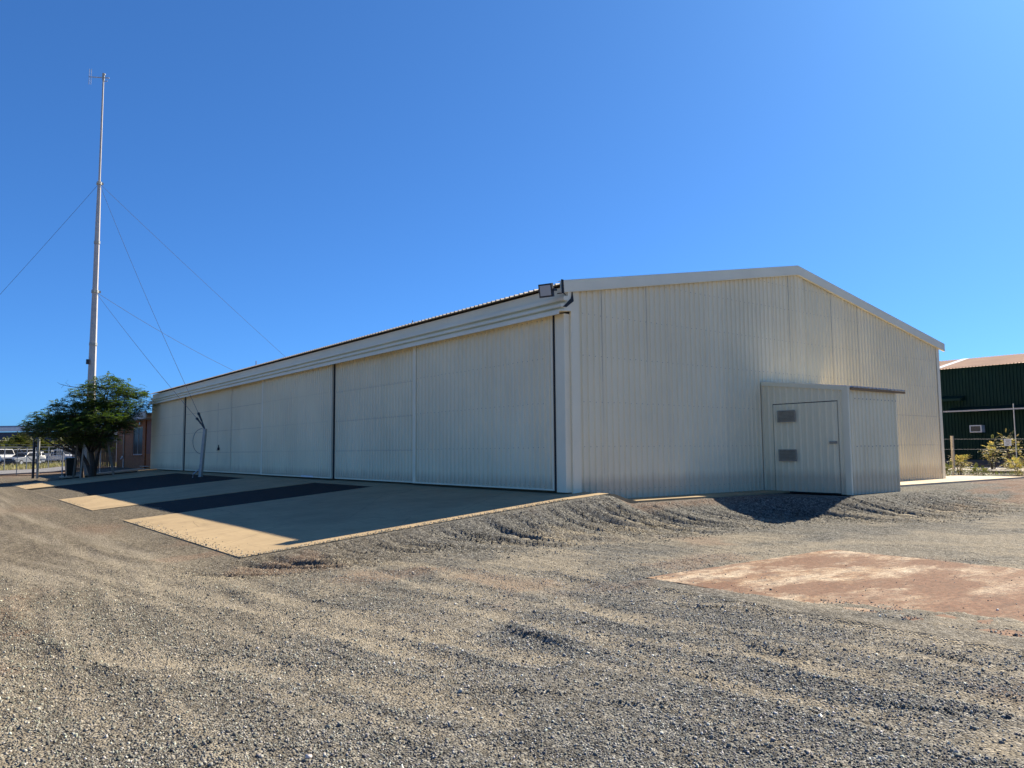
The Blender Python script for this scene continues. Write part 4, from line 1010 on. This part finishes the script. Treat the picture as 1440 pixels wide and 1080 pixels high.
# ------------------------------------------------------------------ vehicles beyond the road
def paint(name, c): return weathered(name, c, .3, .08, 2, .15)
M['carwhite'] = paint('white_car_paint', (.74, .73, .68)); M['cargrey'] = paint('faded_grey_car_paint', (.17, .18, .19)); M['carsilver'] = paint('silver_car_paint', (.42, .43, .45)); M['caryel'] = paint('cream_car_paint', (.62, .58, .44))
def vehicle(name, loc, rz, kind, mat, label, cat, group):
    t = thing(name, loc, label, cat, group); t.rotation_euler = (0, 0, 0)
    R = Matrix.Translation(loc) @ Matrix.Rotation(rz, 4, 'Z')
    def put(mb): mb.v = [tuple(R @ Vector(v)) for v in mb.v]; return mb
    # length along +x (front), width y
    if kind == 'wagon':
        lower = [(-2.3, .45), (2.25, .45), (2.35, .6), (2.32, .95), (2.2, 1.08), (1.0, 1.15), (-2.35, 1.15), (-2.4, .6)]
        cabin = [(-2.3, 1.15), (1.0, 1.15), (.45, 1.82), (-2.15, 1.86)]; wr, w = .38, .86
    elif kind == 'sedan':
        lower = [(-2.2, .35), (2.15, .35), (2.25, .55), (2.15, .78), (.9, .92), (-1.6, .95), (-2.25, .85), (-2.3, .5)]
        cabin = [(-1.6, .94), (.85, .92), (.1, 1.4), (-1.1, 1.42)]; wr, w = .31, .84
    else:  # utility with tray / truck cab
        lower = [(-2.5, .5), (2.3, .5), (2.4, .7), (2.35, 1.0), (1.2, 1.12), (-2.5, 1.0)]
        cabin = [(-.4, 1.05), (1.15, 1.12), (.65, 1.78), (-.3, 1.8)]; wr, w = .37, .84
    def ext(poly, w0, w1):
        n = len(poly); zmin = min(p[1] for p in poly); zmax = max(p[1] for p in poly); mb = MB(); vs = []
        for sg in (-1, 1):
            for (x, z) in poly: k = (z-zmin)/(zmax-zmin+1e-6); vs.append((x, sg*(w0+(w1-w0)*k), z))
        return mb.add(vs, [tuple(range(n)), tuple(range(2*n-1, n-1, -1))]+[(i, (i+1) % n, n+(i+1) % n, n+i) for i in range(n)])
    obj('body', put(ext(lower, w, w*.97)), mat, t, bevel=.05)
    obj('cabin', put(ext(cabin, w*.93, w*.76)), mat, t, bevel=.04)
    (x0, z0), (x1, z1), (x2, z2), (x3, z3) = cabin
    mb = MB(); e = .02
    for a, b in (((x1, z1), (x2, z2)), ((x0, z0), (x3, z3))):
        sg = 1 if a[0] > 0 else -1; p = (a[0]+(b[0]-a[0])*.12, a[1]+(b[1]-a[1])*.12); q = (a[0]+(b[0]-a[0])*.88, a[1]+(b[1]-a[1])*.88)
        wa, wb = w*.84, w*.72; mb.add([(p[0]+sg*e, -wa, p[1]+e), (p[0]+sg*e, wa, p[1]+e), (q[0]+sg*e, wb, q[1]+e), (q[0]+sg*e, -wb, q[1]+e)], [(0, 1, 2, 3)])
    obj('windscreen', put(mb), 'glass', t)
    mb = MB()
    for sg in (-1, 1):
        k0, k1 = .15, .85; f = lambda k: w*(.93+(.76-.93)*k)+.012
        xl0 = x0+(x3-x0)*k0+.12; xl1 = x0+(x3-x0)*k1+.12; xr0 = x1+(x2-x1)*k0-.12; xr1 = x1+(x2-x1)*k1-.12; za_ = z0+(z3-z0)*k0; zb_ = z0+(z3-z0)*k1
        mb.add([(xl0, sg*f(k0), za_), (xr0, sg*f(k0), za_), (xr1, sg*f(k1), zb_), (xl1, sg*f(k1), zb_)], [(0, 1, 2, 3)])
    obj('side_window', put(mb), 'glass', t)
    for xw in (1.4, -1.4):
        for sg in (-1, 1):
            mb = MB(); mb.tube([(xw, sg*(w-.2), wr), (xw, sg*(w+.02), wr)], wr, 16); wh = obj('wheel', put(mb), 'tyre', t)
            mb = MB(); mb.tube([(xw, sg*(w+.015), wr), (xw, sg*(w+.035), wr)], wr*.58, 12); sub('rim', put(mb), 'galv', wh)
    xf = max(p[0] for p in lower); zf = lower[2][1]
    mb = MB(); mb.box(xf-.02, xf+.06, -w*.98, w*.98, zf-.17, zf+.02); obj('bumper', put(mb), 'blackmetal', t)
    mb = MB(); mb.box(xf-.06, xf+.012, -w*.5, w*.5, zf+.06, zf+.24); obj('grille', put(mb), 'dark', t)
    for sg in (-1, 1):
        mb = MB(); mb.box(xf-.08, xf+.016, sg*w*.75-.14, sg*w*.75+.14, zf+.07, zf+.23); obj('headlight', put(mb), 'lens', t)
    if kind == 'ute':
        mb = MB(); mb.box(-2.55, -.5, -w, w, 1.02, 1.07)
        for sg in (-1, 1): mb.box(-2.55, -.5, sg*w-.02, sg*w+.02, 1.071, 1.36)
        mb.box(-2.58, -2.54, -w, w, 1.071, 1.36); mb.box(-.52, -.48, -w, w, 1.071, 1.75); obj('tray', put(mb), 'galv', t)
    return t
def gp(u, d, dv=0):
    p = at(u, 650, d); p.z = H(p.x, p.y); return p
G = 'vehicles parked across the road'
toC = lambda p: math.atan2(CAM.y-p.y, CAM.x-p.x)
p = gp(6, 86); vehicle('parked_wagon', p, toC(p)+rad(12), 'wagon', 'carwhite', 'white boxy four-wheel-drive wagon parked across the road', 'car', G)
p = gp(33, 84); vehicle('parked_sedan', p, toC(p)-rad(38), 'sedan', 'cargrey', 'dark grey sedan parked beside the white wagon across the road', 'car', G)
p = gp(49, 89); vehicle('parked_sedan', p, toC(p)-rad(10), 'sedan', 'carwhite', 'white low sedan parked behind the twin gate posts', 'car', G)
p = gp(83, 92); vehicle('utility_truck', p, toC(p)+rad(60), 'ute', 'carsilver', 'silver tray-back utility seen behind the wheelie bin', 'truck', G)
p = gp(104, 96); vehicle('utility_truck', p, toC(p)+rad(35), 'ute', 'carwhite', 'white tray-back utility parked behind the tree stakes', 'truck', G)
p = gp(20, 100); vehicle('parked_wagon', p, toC(p)-rad(60), 'wagon', 'cargrey', 'dark wagon parked in a second row behind the grey sedan', 'car', G)
# caged trailer
tp = gp(67, 82); tr = thing('cage_trailer', tp, 'galvanised cage trailer with mesh sides between the sedans and the utility', 'trailer')
mb = MB(); mb.box(tp.x-1.0, tp.x+1.0, tp.y-1.5, tp.y+1.5, tp.z+.5, tp.z+.62); obj('deck', mb, 'galv', tr)
mb = MB()
for ax in (-1, 1):
    for ay in (-1.5, 0, 1.5): mb.tube([(tp.x+ax, tp.y+ay, tp.z+.6), (tp.x+ax, tp.y+ay, tp.z+1.85)], .035, 6)
for z in (.9, 1.2, 1.5, 1.83):
    for ax in (-1, 1): mb.tube([(tp.x+ax, tp.y-1.5, tp.z+z), (tp.x+ax, tp.y+1.5, tp.z+z)], .022, 5)
    mb.tube([(tp.x-1, tp.y-1.5, tp.z+z), (tp.x+1, tp.y-1.5, tp.z+z)], .022, 5)
obj('cage', mb, 'galv', tr)
for sg in (-1, 1):
    mb = MB(); mb.tube([(tp.x+sg*.9, tp.y, tp.z+.32), (tp.x+sg*1.1, tp.y, tp.z+.32)], .32, 14); obj('wheel', mb, 'tyre', tr)
mb = MB(); mb.tube([(tp.x, tp.y-1.5, tp.z+.56), (tp.x, tp.y-2.6, tp.z+.5), (tp.x, tp.y-2.6, tp.z)], .04, 6); obj('drawbar', mb, 'galv', tr)

# far long shed with white fascia
fs0 = at(-60, 620, 125); fs1 = at(160, 620, 121)
fsh = thing('far_shed', (fs0.x, fs0.y, 0), 'long dark blue shed with white fascia far beyond the vehicles', 'shed')
d = (fs1-fs0); d.z = 0; dn = Vector((-d.y, d.x, 0)).normalized()
def prism(a, b, n, z0, z1, dep):
    mb = MB(); c = [a, b, b+n*dep, a+n*dep]; return mb.add([(p.x, p.y, z0) for p in c]+[(p.x, p.y, z1) for p in c], [(0,3,2,1),(4,5,6,7),(0,1,5,4),(1,2,6,5),(2,3,7,6),(3,0,4,7)])
obj('wall', prism(fs0, fs1, dn, -.2, 4.6, 18), weathered('dark_blue_steel', (.025, .035, .07), .5, .15, 1), fsh)
obj('fascia', prism(fs0-dn*.5, fs1-dn*.5, dn, 4.7, 5.35, .4), 'white', fsh)
obj('roof', prism(fs0-dn*.45, fs1-dn*.45, dn, 5.351, 5.6, 19), weathered('blue_grey_roof', (.22, .27, .36), .5, .1, 1), fsh)
# bushes and trees around the vehicles
bl = [(10, 104, 3.0, 3.2, 'olive rounded bush growing behind the white wagon'), (24, 106, 2.6, 3.3, 'olive bush growing behind the dark grey sedan'), (36, 108, 3.0, 3.6, 'tall olive bush growing before the far blue shed'),
      (88, 104, 3.0, 3.2, 'green bush growing behind the silver utility'), (108, 106, 3.0, 3.4, 'green bush growing behind the white utility'), (68, 110, 2.5, 3.0, 'olive bush growing behind the cage trailer'), (128, 100, 2.8, 3.0, 'dense bush growing behind the tree trunk')]
for u, dd, r_, h_, lb in bl:
    p = gp(u, dd); bush(p, r_*.62, r_*.62, h_, 700, lb, blade=(.3, .10), ln=(.4, .8), group='bushes around the parked vehicles')

# dry grass strip beyond the road
def grass(name, x0, x1, y0, y1, n, h0, h1, mat, label, wd=.02):
    vs = []; fs = []; cs = []
    for _ in range(n):
        x = random.uniform(x0, x1); y = random.uniform(y0, y1); 
        vs.append((x, y)); 
    zz = terrain(np.array([v[0] for v in vs]), np.array([v[1] for v in vs]))[0]; V = []
    for (x, y), z in zip(vs, zz):
        a = random.uniform(0, 6.28); h = random.uniform(h0, h1); l = random.uniform(.1, .5)*h; b = len(V)
        V += [(x-math.sin(a)*wd, y+math.cos(a)*wd, z-.02), (x+math.sin(a)*wd, y-math.cos(a)*wd, z-.02), (x+math.cos(a)*l, y+math.sin(a)*l, z+h)]; fs.append((b, b+1, b+2)); cs += [random.uniform(.5, 1.5)]*3
    me = bpy.data.meshes.new(name); me.from_pydata(V, [], fs); ca = me.color_attributes.new('tone', 'FLOAT_COLOR', 'POINT')
    arr = np.ones((len(V), 4)); arr[:, :3] = np.array(cs)[:, None]; ca.data.foreach_set('color', arr.ravel())
    return obj(name, me, mat, label=label, cat='grass', kind='stuff')
grass('dry_grass', -12, 18, 70.5, 84, 9000, .12, .45, 'dryleaf', 'dry yellow grass along the verge before the parked vehicles', .03)

# ------------------------------------------------------------------ green warehouse on the right
gx = 40.0
gb = thing('green_warehouse', (gx, 5, .1), 'dark green steel warehouse with tan roof behind the right fence', 'warehouse')
M['green'] = weathered('dark_green_steel', (.006, .030, .022), .6, .15, .8, .1, dirt=(.02, .035, .03), spec=.15)
M['groof'] = weathered('tan_roof_steel', (.56, .37, .24), .7, .12, .5, .2)
y = -14.0
while y < 22:
    e = min(y+COVER*2, 22); sheet('wall_sheet', gb, y, e, lambda s: .0, lambda s: 5.9, lambda s, d, z: (gx-d*1.3, s, z), 'green'); y = e
mb = MB(); mb.box(gx+.01, gx+.1, -14, 22, -.4, 5.85); mb.box(gx+.101, gx+8.4, -14, -13.9, -.4, 5.85); mb.box(gx+.101, gx+8.4, 21.9, 22, -.4, 5.85); mb.box(gx+8.3, gx+8.4, -13.89, 21.89, -.4, 5.85); obj('wall', mb, 'green', gb)
y = -14.3
GS = .215
while y < 22.3:
    e = min(y+COVER*2, 22.3); sheet('roof_sheet', gb, y, e, lambda s: gx-.35, lambda s: gx+4.2, lambda s, d, x: (x, s, 5.93+(x-gx)*GS+d*1.6), 'groof'); y = e
mb = MB(); mb.add([(gx-.36, 9.55, 5.93-.36*GS+.06), (gx-.36, 10.0, 5.93-.36*GS+.06), (gx+4.2, 10.0, 5.93+4.2*GS+.06), (gx+4.2, 9.55, 5.93+4.2*GS+.06)], [(0, 1, 2, 3)]); mb.add([(gx-.36, 9.55, 5.93-.36*GS-.05), (gx-.36, 10.0, 5.93-.36*GS-.05), (gx-.36, 10.0, 5.93-.36*GS+.06), (gx-.36, 9.55, 5.93-.36*GS+.06)], [(0, 1, 2, 3)])
obj('roof_flashing', mb, 'white', gb)
mb = MB(); mb.add([(gx+4.2, -14.3, 5.93+4.2*GS-.02), (gx+4.2, 22.3, 5.93+4.2*GS-.02), (gx+8.4, 22.3, 5.9), (gx+8.4, -14.3, 5.9)], [(0,1,2,3)]); obj('back_roof', mb, 'groof', gb)
# lower awning with pale gutter
mb = MB(); mb.add([(gx-.02, -14, 3.42), (gx-.02, 9.0, 3.42), (gx-1.1, 9.0, 3.14), (gx-1.1, -14, 3.14), (gx-.02, -14, 3.36), (gx-.02, 9.0, 3.36), (gx-1.1, 9.0, 3.08), (gx-1.1, -14, 3.08)], [(0,1,2,3),(7,6,5,4),(0,4,5,1),(3,2,6,7),(0,3,7,4),(1,5,6,2)]); obj('awning', mb, 'green', gb)
mb = MB(); mb.box(gx-1.2, gx-1.11, -14, 9.05, 3.10, 3.18); obj('gutter', mb, weathered('pale_gutter', (.55, .50, .45), .5, .1, 2, .3), gb)
mb = MB(); mb.add([(gx-.03, 8.2, 4.15), (gx-.03, 11, 4.15), (gx-.7, 11, 3.95), (gx-.7, 8.2, 3.95), (gx-.03, 8.2, 3.85), (gx-.03, 11, 3.85), (gx-.7, 11, 3.80), (gx-.7, 8.2, 3.80)], [(0,1,2,3),(7,6,5,4),(0,4,5,1),(3,2,6,7),(0,3,7,4),(1,5,6,2)]); obj('window_hood', mb, 'green', gb)
ac = thing('air_conditioner', (gx-.3, 7.5, 1.83), 'white window air conditioner set in the green warehouse wall', 'air conditioner')
mb = MB(); mb.box(gx-.52, gx-.04, 7.18, 7.86, 1.83, 2.27); obj('casing', mb, 'white', ac, bevel=.015)
mb = MB(); mb.box(gx-.535, gx-.521, 7.25, 7.79, 1.89, 2.21); gr = obj('grille', mb, 'dark', ac)
mb = MB()
for k in range(5): mb.box(gx-.545, gx-.536, 7.26, 7.78, 1.92+k*.06, 1.935+k*.06)
sub('louvre', mb, 'vent', gr)
# earth bank at the warehouse foot
mb = MB(); mb.extrude([(36.0, -.7), (36.6, -.05), (37.4, .15), (gx-.05, .18), (gx-.05, -.7)], 'y', -16, 24); bk = obj('earth_bank', mb, weathered('brown_earth', (.13, .085, .055), .95, .4, 2.5, 0, bump=.6), kind='structure')
# right boundary fence
rf = thing('right_boundary_fence', (23.4, 2, -.4), 'low post-and-wire boundary fence before the green warehouse', 'fence')
FA = Vector((23.4, 2.0, 0)); FB = Vector((28.3, -4.0, 0)); FD = (FB-FA)
def fpt(t, z): q = FA+FD*t; return Vector((q.x, q.y, z))
for t, h, r_ in ((-.9, 1.42, .06), (0, 1.42, .065), (1.0, 1.35, .06), (2, 1.35, .06)):
    q = fpt(t, 0); z0 = H(q.x, q.y); mb = MB(); mb.tube([fpt(t, z0-.2), fpt(t, h)], r_, 8); obj('post', mb, 'timberw', rf)
for z in (1.28, .85):
    mb = MB(); mb.tube([fpt(-.9, z), fpt(0, z), fpt(.45, z-.03), fpt(1, z), fpt(2, z)], .0045, 5); obj('wire', mb, 'wire', rf)
o = MB(); xx = 0
sg_ = at(1417, 622, 33.0); 
sign = thing('small_sign', sg_, 'small blank-looking white sign hung on the boundary fence wire', 'sign')
n_ = Vector((FD.y, -FD.x, 0)).normalized()*-1; td = FD.normalized()
def plate(c, hw, hh, th):
    mb = MB(); vs = []
    for s in (0, 1):
        for a, b in ((-1,-1),(1,-1),(1,1),(-1,1)): vs.append(c+td*a*hw+Vector((0, 0, b*hh))+n_*s*th)
    return mb.add(vs, [(0,3,2,1),(4,5,6,7),(0,1,5,4),(1,2,6,5),(2,3,7,6),(3,0,4,7)])
toward = Vector((CAM.x-sg_.x, CAM.y-sg_.y, 0)).normalized()
if n_.dot(toward) < 0: n_ = -n_
obj('plate', plate(sg_, .14, .15, .006), 'white', sign)
mb = MB()
for k in range(4):
    c = sg_+n_*.007+Vector((0, 0, .09-k*.06)); hw = (.09, .07, .1, .05)[k]
    mb.add([c-td*hw+Vector((0, 0, -.012)), c+td*hw+Vector((0, 0, -.012)), c+td*hw+Vector((0, 0, .012)), c-td*hw+Vector((0, 0, .012))], [(0, 1, 2, 3)])
obj('print', mb, 'vent', sign)
pp0 = at(1430, 648, 36); pp0.z = H(pp0.x, pp0.y)-.1; pp1 = Vector((pp0.x, pp0.y, at(1426, 567, 36).z))
mb = MB(); mb.tube([pp0, pp1], .024, 8); obj('pipe_pole', mb, 'galv', None, label='tall thin galvanised pipe standing before the green wall', cat='pole')
# shrubs right
for (u, dd, r_, h_, n_s, mat, lb) in ((1349, 33.5, .55, .95, 260, 'dryleaf', 'dry straw-coloured shrub beside the first boundary post'), (1396, 37.5, .8, 1.75, 200, 'dryleaf', 'tall sparse pale weed standing before the green wall'),
                               (1432, 32, .9, .75, 320, 'dryleaf', 'low dry scrub growing under the tall thin pipe'), (1372, 31.5, .7, .35, 200, 'bushleaf', 'flat dark scrub growing between the two boundary posts'), (1332, 31, .5, .5, 160, 'bushleaf', 'small dark shrub tucked behind the hangar corner'),
                               (1422, 38, .8, 2.1, 200, 'dryleaf', 'thin upright dry shrub growing behind the small white sign')):
    p = at(u, 660, dd); p.z = max(H(p.x, p.y), -.45)
    if p.x > 36: p.z = .1
    bush(p, r_*.6, r_*.6, h_*.85, n_s//2, lb, 'shrub', mat, 'shrub', 'shrubs along the right boundary', (.08, .02), ln=(.15, .4))
grass('verge_grass', 24, 36, -12, 8, 5000, .05, .22, 'bushleaf', 'green and dry grass tufts along the right boundary', .012)
drape('gravel_lane', [(27.5, -18), (34.5, -18), (34.5, 24), (27.5, 24)], weathered('pale_lane_dirt', (.33, .29, .24), .9, .15, .8), .03, 6, 30)
